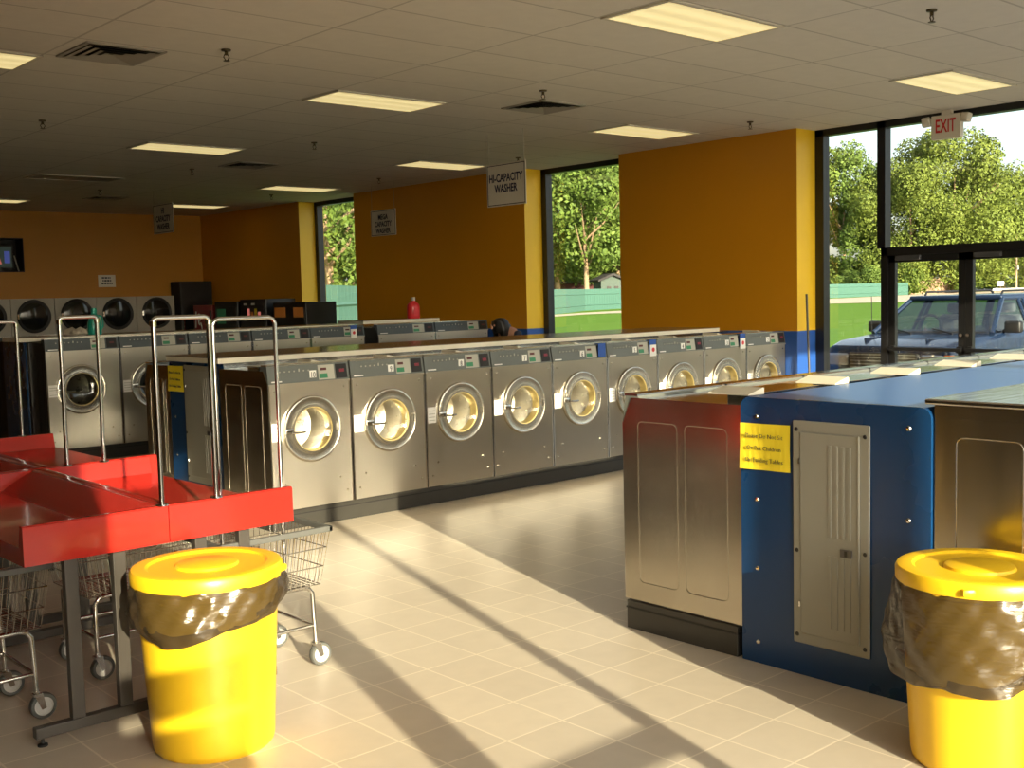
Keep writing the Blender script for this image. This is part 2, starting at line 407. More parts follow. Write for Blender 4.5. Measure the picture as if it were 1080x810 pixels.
# ------------------------------------------------------------------ ceiling fittings
LIT = {}
def make_light(name, label, lit=True):
    t = thing(name, label, 'ceiling light', group='fluorescent ceiling panels')
    b = MB(); w, d = 1.2192 / 2 - .012, .6096 / 2 - .012
    for (a, c, e, g) in ((-w, w, -d, -d + .03), (-w, w, d - .03, d), (-w, -w + .03, -d, d), (w - .03, w, -d, d)):
        b.box(a, c, e, g, -.012, 0)
    b.build('frame', 'frame', t)
    b = MB(); b.box(-w + .03, w - .03, -d + .03, d - .03, -.008, -.002)
    b.build('diffuser', 'lamp' if lit else 'lampoff', t)
    return t
ords = ['first', 'second', 'third', 'fourth', 'fifth', 'sixth', 'seventh', 'eighth', 'ninth', 'tenth', 'eleventh']
l0 = make_light('ceiling_light', 'lit fluorescent ceiling panel, first of the line nearest the glass doors')
l0.location = (9.73, 4.92, CZ)
for i, y in enumerate((8.49, 12.13, 15.78, 19.5)):
    dup(l0, (9.66, y, CZ), label='lit fluorescent ceiling panel, %s from the doors in the line along the window wall' % ords[i + 1])
for i, y in enumerate((4.85, 8.5, 12.26)):
    dup(l0, (6.04, y, CZ), label='lit fluorescent ceiling panel, %s from the camera in the middle line of the ceiling' % ords[i])
dup(l0, (6.15, 19.75, CZ), label='lit fluorescent ceiling panel in the middle line, close to the back wall above the dryers')
dup(l0, (2.41, 8.55, CZ), label='lit fluorescent ceiling panel cut by the photo edge, above the red folding table side')
lo = make_light('ceiling_light', 'unlit dark fluorescent ceiling panel beside the bright sun patch near the back wall', False)
lo.location = (6.1, 15.84, CZ)

def make_vent(label):
    t = thing('ceiling_vent', label, 'air vent', group='square louvred ceiling vents')
    b = MB(); h = .285
    for (a, c, e, g) in ((-h, h, -h, -h + .03), (-h, h, h - .03, h), (-h, -h + .03, -h, h), (h - .03, h, -h, h)): b.box(a, c, e, g, -.012, 0)
    b.build('frame', 'vent', t)
    b = MB(); b.box(-h + .03, h - .03, -h + .03, h - .03, -.003, 0); b.build('duct_opening', 'ventdark', t)
    b = MB()
    for k in range(4):
        r0 = .252 - k * .06; r1 = r0 - .056
        for q in range(4):
            ca, sa = [(1, 0), (0, 1), (-1, 0), (0, -1)][q]
            R = lambda x, y, z: (x * ca - y * sa, x * sa + y * ca, z)
            b.poly([R(-r0, -r0, -.020), R(r0, -r0, -.020), R(r1, -r1, -.006), R(-r1, -r1, -.006)])
    b.build('louvres', 'vent', t)
    return t
v0 = make_vent('square louvred ceiling vent nearest the camera, beside the cut-off light panel'); v0.location = (3.36, 7.92, CZ)
dup(v0, (7.52, 7.87, CZ), label='square louvred ceiling vent above the near washer row, under a sprinkler')
dup(v0, (7.42, 13.35, CZ), label='square louvred ceiling vent over the far washer row beside a light panel')
dup(v0, (7.65, 18.55, CZ), label='small dark ceiling vent close to the back wall and the unlit panel')

def make_sprinkler(label):
    t = thing('fire_sprinkler', label, 'sprinkler', group='ceiling fire sprinklers')
    b = MB(); b.lathe([(0, 0), (.035, 0), (.032, -.012), (.012, -.014), (.012, -.04), (0, -.04)], n=16); b.build('escutcheon', 'bronze', t)
    b = MB(); b.tube([(-.012, 0, -.035), (-.022, 0, -.055), (-.004, 0, -.079)], .004, 6); b.tube([(.012, 0, -.035), (.022, 0, -.055), (.004, 0, -.079)], .004, 6)
    b.lathe([(0, -.078), (.024, -.078), (.024, -.081), (0, -.081)], n=14); b.build('deflector', 'bronze', t)
    return t
spots = [(3.95, 7.35), (4.0, 11.1), (6.93, 7.25), (7.0, 11.08), (7.0, 14.1), (7.05, 17.3), (7.05, 3.72), (10.06, 7.35), (9.99, 10.95), (9.88, 13.9), (9.8, 16.9)]
where = ['beside the vent nearest the camera', 'above the sun patch on the left of the ceiling', 'over the vent above the near washers', 'near the middle of the ceiling between two light panels',
         'above the far washers beside a vent', 'next to the unlit panel by the back wall', 'nearest the camera at the top edge', 'in front of the orange wall near the doors',
         'just above the hi-capacity washer sign', 'above the darker washer sign on the orange wall', 'over the farthest window']
s0 = make_sprinkler('small bronze fire sprinkler ' + where[0]); s0.location = (*spots[0], CZ)
for p, w in zip(spots[1:], where[1:]): dup(s0, (*p, CZ), label='small bronze fire sprinkler ' + w)

# hanging signs
def hanging_sign(label, x, ya, yb_, z0, z1, lines, fit, zc):
    t = thing('hanging_sign', label, 'sign', (x, (ya + yb_) / 2, z0)); w = (yb_ - ya) / 2; h = z1 - z0
    b = MB(); b.box(-.004, .004, -w, w, 0, h, 0); b.build('board', 'signwhite', t)
    b = MB(); e = .008
    for (a, c, g, k) in ((-w + .012, -w + .012 + e, .012, h - .012), (w - .012 - e, w - .012, .012, h - .012)): b.box(-.006, -.0042, a, c, g, k)
    for g in (.012, h - .012 - e): b.box(-.006, -.0042, -w + .012, w - .012, g, g + e)
    b.build('border', 'ink', t)
    text('lettering', '\n'.join(lines), .1, (-.006, 0, h * zc), FACE_NX, 'signtext', t, fit=fit, bold=.0022, line=.95)
    for yy in (-w + .03, w - .03):
        b = MB(); b.tube([(0, yy, h), (0, yy, CZ - z0)], .0025, 5); b.build('hanging_wire', 'vent', t)
    return t
hanging_sign('white hanging sign reading HI-CAPACITY WASHER in navy capitals', 8.3, 8.978, 9.617, 2.728, 3.19, ['HI-CAPACITY', 'WASHER'], (.55, .205), .54)
hanging_sign('dim white sign reading MEGA CAPACITY WASHER over the farther washers', 10.2, 13.95, 14.60, 2.705, 3.10, ['MEGA', 'CAPACITY', 'WASHER'], (.44, .29), .46)
hanging_sign('dim white sign reading HI CAPACITY WASHER, hung nearest the back wall', 7.8, 16.40, 17.10, 2.842, 3.295, ['HI', 'CAPACITY', 'WASHER'], (.50, .34), .5)

# exit sign with two lamp heads
t = thing('exit_sign', 'white EXIT sign with red letters and two lamp heads above the doors', 'exit sign', (11.19, 5.73, 3.235))
b = MB(); b.box(-.035, .035, -.16, .16, 0, .245, bev=.008); b.build('housing', 'signwhite', t)
text('lettering', 'EXIT', .19, (-.037, .0, .135), FACE_NX, 'exitred', t, fit=(.215, .135), bold=.003)
b = MB(); b.box(-.03, .03, -.05, .05, .24, CZ - 3.235 - .001); b.build('canopy', 'signwhite', t)
for sgn in (1, -1):
    b = MB(); b.box(-.045, .03, -.042, .042, -.045, .045, bev=.01)
    o = b.build('lamp_head', 'signwhite', t); o.location = (-.02, sgn * .215, .19); o.rotation_euler = (sgn * -.12, .15, sgn * .2)
    q = MB(); q.lathe([(0, -.050), (.028, -.050), (.032, -.043), (0, -.043)], (0, 0, 0), 20, 'X'); q.build('lens', 'signwhite', o)
b = MB(); b.tube([(0, -.20, .2), (0, .20, .2)], .014, 8); b.build('lamp_arm', 'signwhite', t)

# ------------------------------------------------------------------ washers
def front_sheet(b, w, z0, z1, cx, cz, r, y=0., mi=0, n=64):
    """rectangle (0..w, z0..z1) at depth y with a round hole"""
    angs = sorted(set([2 * PI * k / n for k in range(n)] + [math.atan2(zz - cz, xx - cx) % (2 * PI) for xx in (0, w) for zz in (z0, z1)]))
    ins, outs = [], []
    for a in angs:
        c, s_ = math.cos(a), math.sin(a)
        k = min([((w - cx) / c) if c > 1e-9 else (-cx / c) if c < -1e-9 else 1e9, ((z1 - cz) / s_) if s_ > 1e-9 else ((z0 - cz) / s_) if s_ < -1e-9 else 1e9])
        ins.append(b.bm.verts.new((cx + r * c, y, cz + r * s_))); outs.append(b.bm.verts.new((cx + k * c, y, cz + k * s_)))
    for i in range(len(angs)):
        j = (i + 1) % len(angs)
        f = b.bm.faces.new((ins[i], ins[j], outs[j], outs[i])); f.material_index = mi

def make_washer(label, w=.745, d=.757, zb=.153, zc=1.12, zt=1.262, doorc=(.372, .762), R=.258, pm='panel', label_paper=True, number=None, deck=1.225, lid=(.50, .74), lift=.045, sidem='steelside', gm='doorglass', ledm='led'):
    t = thing('washing_machine', label, 'washing machine')
    g = .004
    b = MB(); k = MB()
    # cabinet: sides, back, top deck, bottom
    x0, x1 = g, w - g
    b.poly([(x0, .0, zb), (x0, d, zb), (x0, d, deck), (x0, .06, deck), (x0, .0, zc)], 1)
    b.poly([(x1, .0, zb), (x1, d, zb), (x1, d, deck), (x1, .06, deck), (x1, .0, zc)], 1)
    b.poly([(x0, d, zb), (x1, d, zb), (x1, d, deck), (x0, d, deck)], 1)
    b.poly([(x0, .05, deck), (x1, .05, deck), (x1, d, deck), (x0, d, deck)], 2)
    b.poly([(x0, 0, zb), (x1, 0, zb), (x1, d, zb), (x0, d, zb)], 1)
    # pressed rectangles on both flanks
    for xs, e in ((x0, -1), (x1, 1)):
        for (ya, yc) in ((.10, d * .475), (d * .54, d - .09)):
            za, zz = zb + .10, deck - .12
            pts = []
            for (cy, cz_, a0) in ((yc - .03, zz - .03, 0), (ya + .03, zz - .03, PI / 2), (ya + .03, za + .03, PI), (yc - .03, za + .03, 1.5 * PI)):
                for q in range(5):
                    a = a0 + q * PI / 8; pts.append((xs, cy + .03 * math.cos(a), cz_ + .03 * math.sin(a)))
            b.tube(pts, .0025, 6, 1, closed=True)
        b.box(xs - .002, xs + .002, .05, d - .01, deck - .052, deck - .048, 1)
    # front sheet with the door hole, rolled edges, screws
    sh = MB(); sh.bm.free(); sh.bm = b.bm
    n0 = len(b.bm.verts)
    front_sheet(b, w - 2 * g, zb, zc, doorc[0] - g, doorc[1], R * .80, 0., 0)
    b.bm.verts.ensure_lookup_table()
    for v in b.bm.verts[n0:]: v.co.x += g
    b.box(x0, x0 + .012, -.004, .004, zb, zc, 2); b.box(x1 - .012, x1, -.004, .004, zb, zc, 2)
    for (sx_, sz) in ((.06, zc - .05), (w - .06, zc - .05), (.12, zb + .20), (w - .12, zb + .20), (w - .06, zb + .09), (.06, zb + .09)):
        b.lathe([(0, -.006), (.007, -.005), (.009, 0)], (sx_, 0, sz), 10, 'Y', 2)
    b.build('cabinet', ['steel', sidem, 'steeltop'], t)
    # control panel: slightly leaning strip
    b = MB(); H = zt - zc; ln = .022
    b.prism([(x0 + .004, -.006, zc + .004), (x0 + .004, -.006 + ln, zt), (x0 + .004, .10, zt), (x0 + .004, .12, deck - .01), (x0 + .004, .03, zc)], (w - 2 * g - .008, 0, 0), 0)
    cp = b.build('control_panel', [pm, 'steeltop'], t)
    def on(xa, xb, u0, u1, th, nm, m, par=cp):
        """plate on the leaning strip, u along its height 0..1"""
        q = MB(); y_ = lambda u: -.0065 + ln * u; z_ = lambda u: zc + .004 + (H - .004) * u
        q.prism([(xa, y_(u0), z_(u0)), (xa, y_(u0) - th, z_(u0)), (xa, y_(u1) - th, z_(u1)), (xa, y_(u1), z_(u1))], (xb - xa, 0, 0))
        return q.build(nm, m, par)
    q = MB(); q.prism([(x0 + .004, -.010, zc - .006), (x0 + .004, -.010, zc + .006), (x0 + .004, 0, zc + .006), (x0 + .004, 0, zc - .006)], (w - 2 * g - .008, 0, 0)); q.build('lower_trim', 'steel', cp)
    q = MB(); q.prism([(x0 + .004, ln - .012, zt - .002), (x0 + .004, ln - .012, zt + .010), (x0 + .004, .10, zt + .010), (x0 + .004, .10, zt - .002)], (w - 2 * g - .008, 0, 0)); q.build('top_trim', 'steeltop', cp)
    s_ = w / .745
    on(.455 * s_, .60 * s_, .08, .90, .002, 'keypad_plate', 'keypad')
    on(.462 * s_, .535 * s_, .16, .42, .0035, 'keypad', 'green_panel'); on(.475 * s_, .53 * s_, .60, .74, .0035, 'indicator', 'maroon')
    on(.615 * s_, .715 * s_, .10, .90, .006, 'display', 'blackmatte')
    on(.645 * s_, .69 * s_, .45, .62, .0075, 'display_digits', ledm)
    on(.035 * s_, .125 * s_, .10, .17, .002, 'brand_strip', 'digit')
    q = MB()
    for kx in range(7):
        u = .62; y_ = -.0065 + ln * u - .0015; z_ = zc + .004 + (H - .004) * u
        q.box((.11 + kx * .042) * s_, (.12 + kx * .042) * s_, y_ - .001, y_, z_, z_ + (.022 if kx == 4 else .010))
    u = .66; y_ = -.0065 + ln * u - .0004; z_ = zc + .004 + (H - .004) * u
    q.box(.10 * s_, .40 * s_, y_ - .0012, y_, z_ - .012, z_ + .020, 1)
    q.build('button_row', ['keypad', pm], cp)
    # door: broad bright ring, amber gasket, drum, bowl glass, handle
    cx, cz = doorc
    b = MB()
    b.lathe([(R, 0), (R, -.014), (R - .006, -.024), (R - .014, -.026), (R - .020, -.023), (R * .735, -.027), (R * .72, -.035), (R * .67, -.035), (R * .65, .0)], (cx, 0, cz), 64, 'Y')
    dr = b.build('door', 'satin', t, 40)
    b = MB(); b.lathe([(R * .665, -.028), (R * .64, -.026), (R * .615, .012), (R * .615, .05), (R * .68, .05)], (cx, 0, cz), 48, 'Y'); b.build('gasket', 'brass', dr, 40)
    b = MB(); b.lathe([(R * .78, .001), (R * .70, .05), (R * .70, .10), (R * .78, .12), (R * .78, .34), (R * .5, .37), (0, .38)], (cx, 0, cz), 48, 'Y')
    b.build('drum', 'drum', dr, 40)
    b = MB(); b.lathe([(R * .63, -.022), (R * .5, -.002), (R * .3, .012), (0, .018)], (cx, 0, cz), 40, 'Y'); b.build('door_glass', gm, dr, 60)
    b = MB(); b.box(cx - R * .98, cx - R * .72, -.050, -.025, cz - .022, cz + .022, bev=.008); b.tube([(cx - R * .80, -.052, cz - .012), (cx - R * .55, -.060, cz - .016), (cx - R * .32, -.050, cz - .016)], .009, 8)
    b.build('door_handle', 'chrome', dr, 40)
    b = MB(); b.box(cx + R * .80, cx + R * .90, -.032, -.024, cz - .03, cz + .035, bev=.004); b.build('hinge_plate', 'steel', dr)
    if label_paper:
        b = MB(); b.box(.022, .022 + .088 * s_, -.0035, -.002, cz - .07, cz + .065, 0)
        for kz in range(4): b.box(.030, .022 + .078 * s_, -.0040, -.0036, cz - .05 + kz * .027, cz - .044 + kz * .027, 1)
        b.build('instruction_label', ['paper', 'keypad'], t)
    # soap lid on the deck: thin plate with a raised thumb wedge at one end
    b = MB(); b.box(.06, .56 * s_, lid[0], lid[1], deck + lift - .008, deck + lift, bev=.002); b.box(.08, .54 * s_, lid[0] + .02, lid[1] - .01, deck, deck + lift - .012)
    sl = b.build('soap_lid', 'steeltop', t)
    b = MB(); b.prism([(.668 * s_, lid[0], deck + lift - .008), (.54 * s_, lid[0], deck + lift - .008), (.54 * s_, lid[0], deck + lift + .022), (.55 * s_, lid[0], deck + lift + .024), (.668 * s_, lid[0], deck + lift - .002)], (0, lid[1] - lid[0] + .004, 0))
    b.build('thumb_flap', 'laminate', sl)  # cream colour stands for sun glare on the steel end of the lid
    return t
def number_plate(w_, n, zc=1.12, w=.745, ln=.022, H=.142):
    cp = [c for c in w_.children if c.name.startswith('control_panel')][0]
    u = .45; q = MB(); s_ = w / .745
    q.box(.372 * s_, .430 * s_, -.001, .002, zc + .018, zc + .092); o = q.build('number_plate', 'digit', cp)
    o.location = (0, 0, 0)
    o2 = text('number', str(n), .062, (.401 * s_, -.0022, zc + .056), FACE_NY, 'ink', cp, .75)
    return o

YBF = 7.52
row_b = []
w0 = make_washer('stainless front-load washer number 10, nearest the red folding table', w=.741, lid=(.24, .44), lift=.03)
w0.location = (4.258, YBF, 0); row_b.append(w0)
for i in range(1, 9):
    row_b.append(dup(w0, (4.258 + .741 * i, YBF, 0), label='stainless front-load washer, %s from the red table end of the long sunlit row' % ords[i], group='washers in the long sunlit row'))
w0['group'] = 'washers in the long sunlit row'
row_b[8]['label'] = 'stainless front-load washer at the orange wall end of the long sunlit row'
for i, w_ in enumerate(row_b): number_plate(w_, [10, 9, 8, 7, 6, 5, 4, 3, 2][i])
# service notes hung over the coin boxes
def note(w_, label, blue=True, z=1.12):
    x = w_.location.x + .655; y = w_.location.y
    t = thing('service_note', label, 'note', (x, y, z + .015))
    b = MB(); b.box(-.05, .05, -.016, -.013, 0, .135); b.build('backing', 'sticker', t)
    if blue is not None:
        b = MB(); b.box(-.045, .05, -.019, -.0165, -.03, .085); b.build('sheet', 'paper', t)
        b = MB(); b.lathe([(0, -.0205), (.022, -.0205), (.022, -.0195), (0, -.0195)], (.003, 0, .035), 20, 'Y'); b.build('print', 'paperred', t)
note(row_b[4], 'plain blue sticker on the coin box of the fifth washer of the sunlit row', None)
note(row_b[5], 'white note with red disc on the sixth washer of the sunlit row')
note(row_b[7], 'white note with red disc on the washer second from the orange wall')

# far row: bigger machines
w1m = make_washer('big stainless front-load washer with dark door, nearest end of the farther row', w=.845, d=.50, lid=(.12, .30), lift=.02, sidem='blackmatte', gm='darkdoor', ledm='maroon', zb=.16, zc=1.252, zt=1.392, doorc=(.385, .82), R=.278, pm='panelC', deck=1.35)  # steel flanks coloured black to carry the shade on this row
XC0, YCF = 4.437, 12.65
w1m.location = (XC0, YCF, 0); w1m['group'] = 'washers in the farther row'
row_c = [w1m]
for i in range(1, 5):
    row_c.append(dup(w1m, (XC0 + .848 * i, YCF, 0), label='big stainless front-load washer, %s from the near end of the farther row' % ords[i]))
note(row_c[4], 'white note with red disc on a coin box in the farther row', True, 1.252)
w2m = make_washer('extra wide stainless washer under the red detergent bottle in the farther row', w=.99, d=.50, lid=(.08, .26), lift=.02, sidem='blackmatte', gm='darkdoor', ledm='maroon', zb=.16, zc=1.252, zt=1.392, doorc=(.46, .82), R=.33, pm='panelC', deck=1.35)  # black flanks again hold the shade of the steel sides
w2m.location = (8.88, YCF, 0); w2m['group'] = 'washers in the farther row'
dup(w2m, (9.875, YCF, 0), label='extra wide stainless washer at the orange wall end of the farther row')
# machines whose backs turn to us (facing away) and the near right island
def back_washer(x, y, label, src): return dup(src, (x + .745, y, 0), PI, label=label, group='washers seen from the side or back')
src = make_washer('stainless washer showing its plain pressed side, next to the blue panel with yellow notice', zc=1.08, zt=1.222, deck=1.212, lid=(.50, .735), lift=.045); src['group'] = 'washers seen from the side or back'
src.location = (4.312 + .745, 3.97, 0); src.rotation_euler = (0, 0, PI)
for i in range(1, 8):
    back_washer(4.312 + .7455 * i, 3.97, 'stainless washer, %s along the back of the near island, its open lid toward the doors' % ords[i], src)
back_washer(4.312, 9.80, 'stainless washer with dark side behind the blue panel of the middle island', src)
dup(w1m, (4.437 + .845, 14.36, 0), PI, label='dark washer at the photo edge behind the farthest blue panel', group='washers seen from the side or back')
wr = dup(src, (4.312, 1.47, 0), 0, label='stainless washer with dark glossy top cut by the photo edge behind the bin', group='washers seen from the side or back')
def plain_top(o):
    for ch in [c for c in o.children if c.name.startswith('soap_lid')]:
        for g in list(ch.children): bpy.data.objects.remove(g)
        bpy.data.objects.remove(ch)
    b = MB(); b.box(-.012 if o is wr else .004, .741, -.02, .792, 1.214, 1.236, bev=.006); b.build('top_cap', 'steeltop', o); o.scale = (1, 1.04, 1.045); return o
plain_top(wr)
for i in range(1, 5):
    plain_top(dup(src, (4.312 + .7455 * i, 1.47, 0), 0, label='stainless washer at the photo edge, %s along the front of the near island' % ords[i], group='washers seen from the side or back'))

# bases under the machines
def base(label, x0, x1, y0, y1, h=.153):
    t = thing('machine_base', label, 'plinth', ((x0 + x1) / 2, (y0 + y1) / 2, 0)); a, c = (x1 - x0) / 2, (y1 - y0) / 2
    b = MB(); b.box(-a, a, -c, c, 0, h - .003, bev=.004); b.build('curb', 'kick', t)
    b = MB(); b.box(-a - .002, a + .002, -c - .003, c + .003, h - .045, h - .036); b.build('edge_strip', 'blackmatte', t); return t
base('low dark plinth under the long sunlit washer row', 4.27, 10.92, YBF + .012, YBF + .75)
base('low dark plinth under the farther washer row', 4.45, 10.86, YCF + .02, YCF + .49, .158)
base('low black plinth under the pressed steel side beside the blue panel', 4.30, 10.2, 3.24, 3.95)
base('low dark plinth under the washers behind the trash can', 4.30, 8.0, 1.53, 2.23)
base('low dark plinth under the machine behind the middle blue panel', 4.32, 5.05, 9.06, 9.78)
base('low dark plinth under the machine behind the farthest blue panel', 4.45, 5.27, 13.90, 14.34)

# bulkheads: rounded blue end panel, steel cover
def bulkhead(label, x, y0, y1, h, length, cov='steeltop', cover=None):
    t = thing('bulkhead', label, 'service bulkhead', (x, y0, 0)); w = y1 - y0
    pts = [(0, 0, 0), (0, w, 0)]
    r = .05
    for k in range(9): a = k * PI / 16; pts.append((0, w - r + r * math.cos(a), h - r + r * math.sin(a)))
    for k in range(9): a = PI / 2 + k * PI / 16; pts.append((0, r + r * math.cos(a), h - r + r * math.sin(a)))
    b = MB(); b.prism(pts, (.022, 0, 0)); b.build('end_panel', 'navy', t)
    b = MB(); n = 3; ca_, cb_ = cover or (.03, w - .03)
    for k in range(n): b.box(.022 + length * k / n, .022 + length * (k + 1) / n - .004, ca_, cb_, h - .012, h - .001)
    b.box(.022, length, ca_, ca_ + .02, .0, h - .012); b.box(.022, length, cb_ - .02, cb_, .0, h - .012)
    b.build('top_cover', cov, t)
    for (yy, zz) in ((w - .09, h - .09), (w - .09, h * .62), (w - .09, h * .36), (w - .09, .10), (.10, h - .09), (.10, h * .62), (.10, .12)):
        b = MB(); b.lathe([(0, -.006), (.008, -.005), (.012, 0)], (0, yy, zz), 12, 'X'); b.build('screw', 'chrome', t)
    return t
bulkhead('blue end panel with rounded corners and blue top on the near island', 4.302, 2.264, 3.212, 1.255, 6.0, 'bluetop')
bulkhead('narrow blue end panel of the middle island behind the chrome poles', 4.288, 8.285, 9.245, 1.262, 6.6, cover=(.02, .74))
bulkhead('dark blue end panel of the farthest island at the photo edge', 4.40, 13.16, 13.90, 1.358, 6.4, cover=(.02, .62))

def elec_panel(label, x, y0, y1, z0, z1):
    """grey breaker cabinet facing -X; y1 is its photo-left edge"""
    t = thing('breaker_panel', label, 'electrical panel', (x, y0, z0)); w = y1 - y0; h = z1 - z0
    b = MB(); b.box(-.012, 0, 0, w, 0, h, bev=.006); b.build('frame', 'grey', t)
    b = MB(); b.box(-.018, -.0125, .052, w - .042, .05, h - .05, bev=.004)
    for k in range(4):
        yy = .085 + k * .032
        for (za, zz) in ((.10, h * .42), (h * .50, h - .10)):
            b.box(-.0215, -.0178, yy, yy + .016, za, zz, bev=.0015)
    b.box(-.022, -.012, .046, .052, .05, h - .05)
    dr = b.build('door', 'grey', t)
    b = MB(); b.box(-.026, -.0215, .075, .135, h * .425, h * .46, 0, bev=.002); b.box(-.028, -.0262, .10, .112, h * .43, h * .455, 1); b.build('latch', ['greydark', 'black'], dr)
    for zz in (h * .18, h * .82):
        b = MB(); b.tube([(-.016, w - .038, zz - .012), (-.016, w - .038, zz + .012)], .006, 8); b.build('hinge', 'chrome', dr)
    for (yy, zz) in ((.022, .04), (.022, h * .45), (.022, h - .05), (w - .02, .04), (w - .02, h * .42), (w - .02, h - .04)):
        b = MB(); b.lathe([(0, -.0155), (.008, -.015), (.010, -.012)], (0, yy, zz), 12, 'X'); b.build('screw', 'black', t)
    return t
elec_panel('grey breaker panel door on the near blue end panel', 4.301, 2.535, 2.918, .15, 1.165)
elec_panel('narrow grey breaker panel on the middle blue end panel', 4.2875, 8.40, 8.945, .25, 1.235)

def notice(label, x, y0, y1, z0, z1):
    t = thing('notice', label, 'notice', (x, (y0 + y1) / 2, z0)); w = (y1 - y0) / 2; h = z1 - z0
    b = MB()
    V = b.grid([i / 10 for i in range(11)], [0, .5, 1], lambda u, v: (-.004 - .003 * math.sin(u * 9 + v * 3) - .004 * u * (1 - v), -w + 2 * w * u, h * v + .004 * (1 - u)))
    b.build('sheet', 'notice', t)
    text('lettering', 'Please Do Not Sit\nOr Put Children\nOn Folding Tables', .037, (-.0125, 0, h * .47), FACE_NX, 'ink', t, fit=(w * 1.5, h * .64), line=2.0, bold=-.0005)
notice('yellow paper notice reading Please Do Not Sit on the near blue panel', 4.30, 2.935, 3.212, .918, 1.133)
notice('small yellow paper notice on the middle blue panel behind the poles', 4.288, 8.965, 9.262, 1.0, 1.22)

# laminate shelves above the washer rows
def shelf(label, x0, x1, y0, y1, z0, z1):
    t = thing('folding_shelf', label, 'shelf', ((x0 + x1) / 2, (y0 + y1) / 2, z0)); a, c, h = (x1 - x0) / 2, (y1 - y0) / 2, z1 - z0
    b = MB(); b.box(-a, a, -c, c, h - .006, h, bev=.002); b.build('top_surface', 'ledgetop', t)
    b = MB(); b.box(-a + .004, a - .004, -c + .003, c - .003, 0, h - .006); b.build('edge', 'laminate', t); return t
shelf('long cream-edged shelf with dark top behind the sunlit washers', 4.14, 10.42, 8.06, 8.98, 1.276, 1.322)
shelf('long cream-edged shelf above the farther washer row under the bottles', 4.30, 8.78, 13.05, 13.6, 1.362, 1.412)
shelf('short cream-edged shelf holding the red detergent bottle at the far end', 8.86, 10.2, 12.95, 13.6, 1.40, 1.45)

# ------------------------------------------------------------------ red folding tables
def tray(par, x0, x1, y0, y1, zs=.815, zl=.905, lip_in=.030, left_lip=False, right_lip=False):
    b = MB()
    def H(x, y):
        z = zs
        e = min(y - y0, y1 - y); z = max(z, zs + (zl - zs) * max(0., min(1., (lip_in + .025 - e) / .025)))
        if left_lip: z = max(z, zs + (zl - zs) * max(0., min(1., (.15 - (x - x0)) / .12)) ** .8)
        if right_lip: z = max(z, zs + (zl - zs) * max(0., min(1., (.20 - (x1 - x)) / .17)) ** .8)
        return z
    N = 40
    xs = sorted(set([x0 + (x1 - x0) * i / N for i in range(N + 1)]))
    ys = sorted(set([y0, y0 + .008] + [y0 + .020 + i * .005 for i in range(8)] + [y0 + .1 + (y1 - y0 - .2) * i / 10 for i in range(11)] + [y1 - .055 + i * .005 for i in range(8)] + [y1 - .008, y1]))
    def P(x, y):
        z = H(x, y)
        if y in (y0, y1): z -= .006
        return (x, y, z)
    V = b.grid(xs, ys, P); zb = zs - .07
    def wall(seq):
        lo = [b.bm.verts.new((v.co.x, v.co.y, zb)) for v in seq]
        for i in range(len(seq) - 1): b.bm.faces.new((seq[i], seq[i + 1], lo[i + 1], lo[i]))
        return lo
    wall([r[0] for r in V]); wall([r[-1] for r in V]); wall(V[0]); wall(V[-1])
    b.poly([(x0, y0, zb), (x1, y0, zb), (x1, y1, zb), (x0, y1, zb)])
    return b.build('tabletop', 'red', par, 35)
def legs_frame(par, x0, x1, y, posts):
    b = MB()
    b.box(x0, x1, y - .022, y + .022, .035, .08, bev=.004)
    o = b.build('leg_frame', 'leg', par)
    for px_ in posts:
        q = MB(); q.box(px_ - .027, px_ + .027, y - .02, y + .02, .08, .7449, bev=.003); q.build('leg', 'leg', par)
    for px_ in (x0 + .03, x1 - .03):
        q = MB(); q.lathe([(0, 0), (.02, 0), (.02, .008), (.007, .012), (.007, .036), (0, .036)], (px_, y, 0), 12); q.build('levelling_foot', 'blackmatte', par)
def garment_rack(par, xa, xb, y, z0, z1=1.695):
    b = MB(); r = .0108; c = .02
    pts = [(xa, y, z0), (xa, y, z1 - c)] + [(xa + c - c * math.cos(a), y, z1 - c + c * math.sin(a)) for a in (PI / 8, PI / 4, 3 * PI / 8)] + [(xa + c, y, z1)]
    pts += [(xb - c, y, z1)] + [(xb - c + c * math.sin(a), y, z1 - c + c * math.cos(a)) for a in (PI / 8, PI / 4, 3 * PI / 8)] + [(xb, y, z1 - c), (xb, y, z0)]
    b.tube(pts, r, 12); 
    for xx in (xa, xb): b.lathe([(r, z1 - z0 - .035), (r + .004, z1 - z0 - .033), (r + .004, z1 - z0 - .012), (r, z1 - z0 - .010)], (xx, y, z0), 16)
    for xx in (xa, xb): b.lathe([(r, 0), (.028, 0), (.026, .006), (r, .008)], (xx, y, z0), 16)
    return b.build('garment_rack', 'chrome', par, 50)
t1 = thing('folding_table', 'bright red folding table with chrome hanging bars, nearest the camera', 'folding table', (2.05, 5.27, 0))
def at_local(o, par):  # parts were modelled in room coordinates
    o.data.transform(Matrix.Translation(-Vector(par.location))); return o
def localise(par):
    for ch in par.children:
        ch.data.transform(Matrix.Translation(-Vector(par.location)))
tray(t1, 1.455, 2.053, 4.50, 6.06, right_lip=True); tray(t1, 2.057, 2.655, 4.50, 6.06, left_lip=True)
legs_frame(t1, 1.475, 2.56, 4.56, [1.65, 1.85, 2.215, 2.425]); legs_frame(t1, 1.55, 2.56, 5.95, [1.75, 1.95, 2.215, 2.425])
garment_rack(t1, 2.035, 2.285, 4.517, .904); garment_rack(t1, 2.205, 2.405, 6.043, .904)
localise(t1)
t2 = thing('folding_table', 'second red folding table behind the nearest one, partly in shade', 'folding table', (2.1, 6.89, 0))
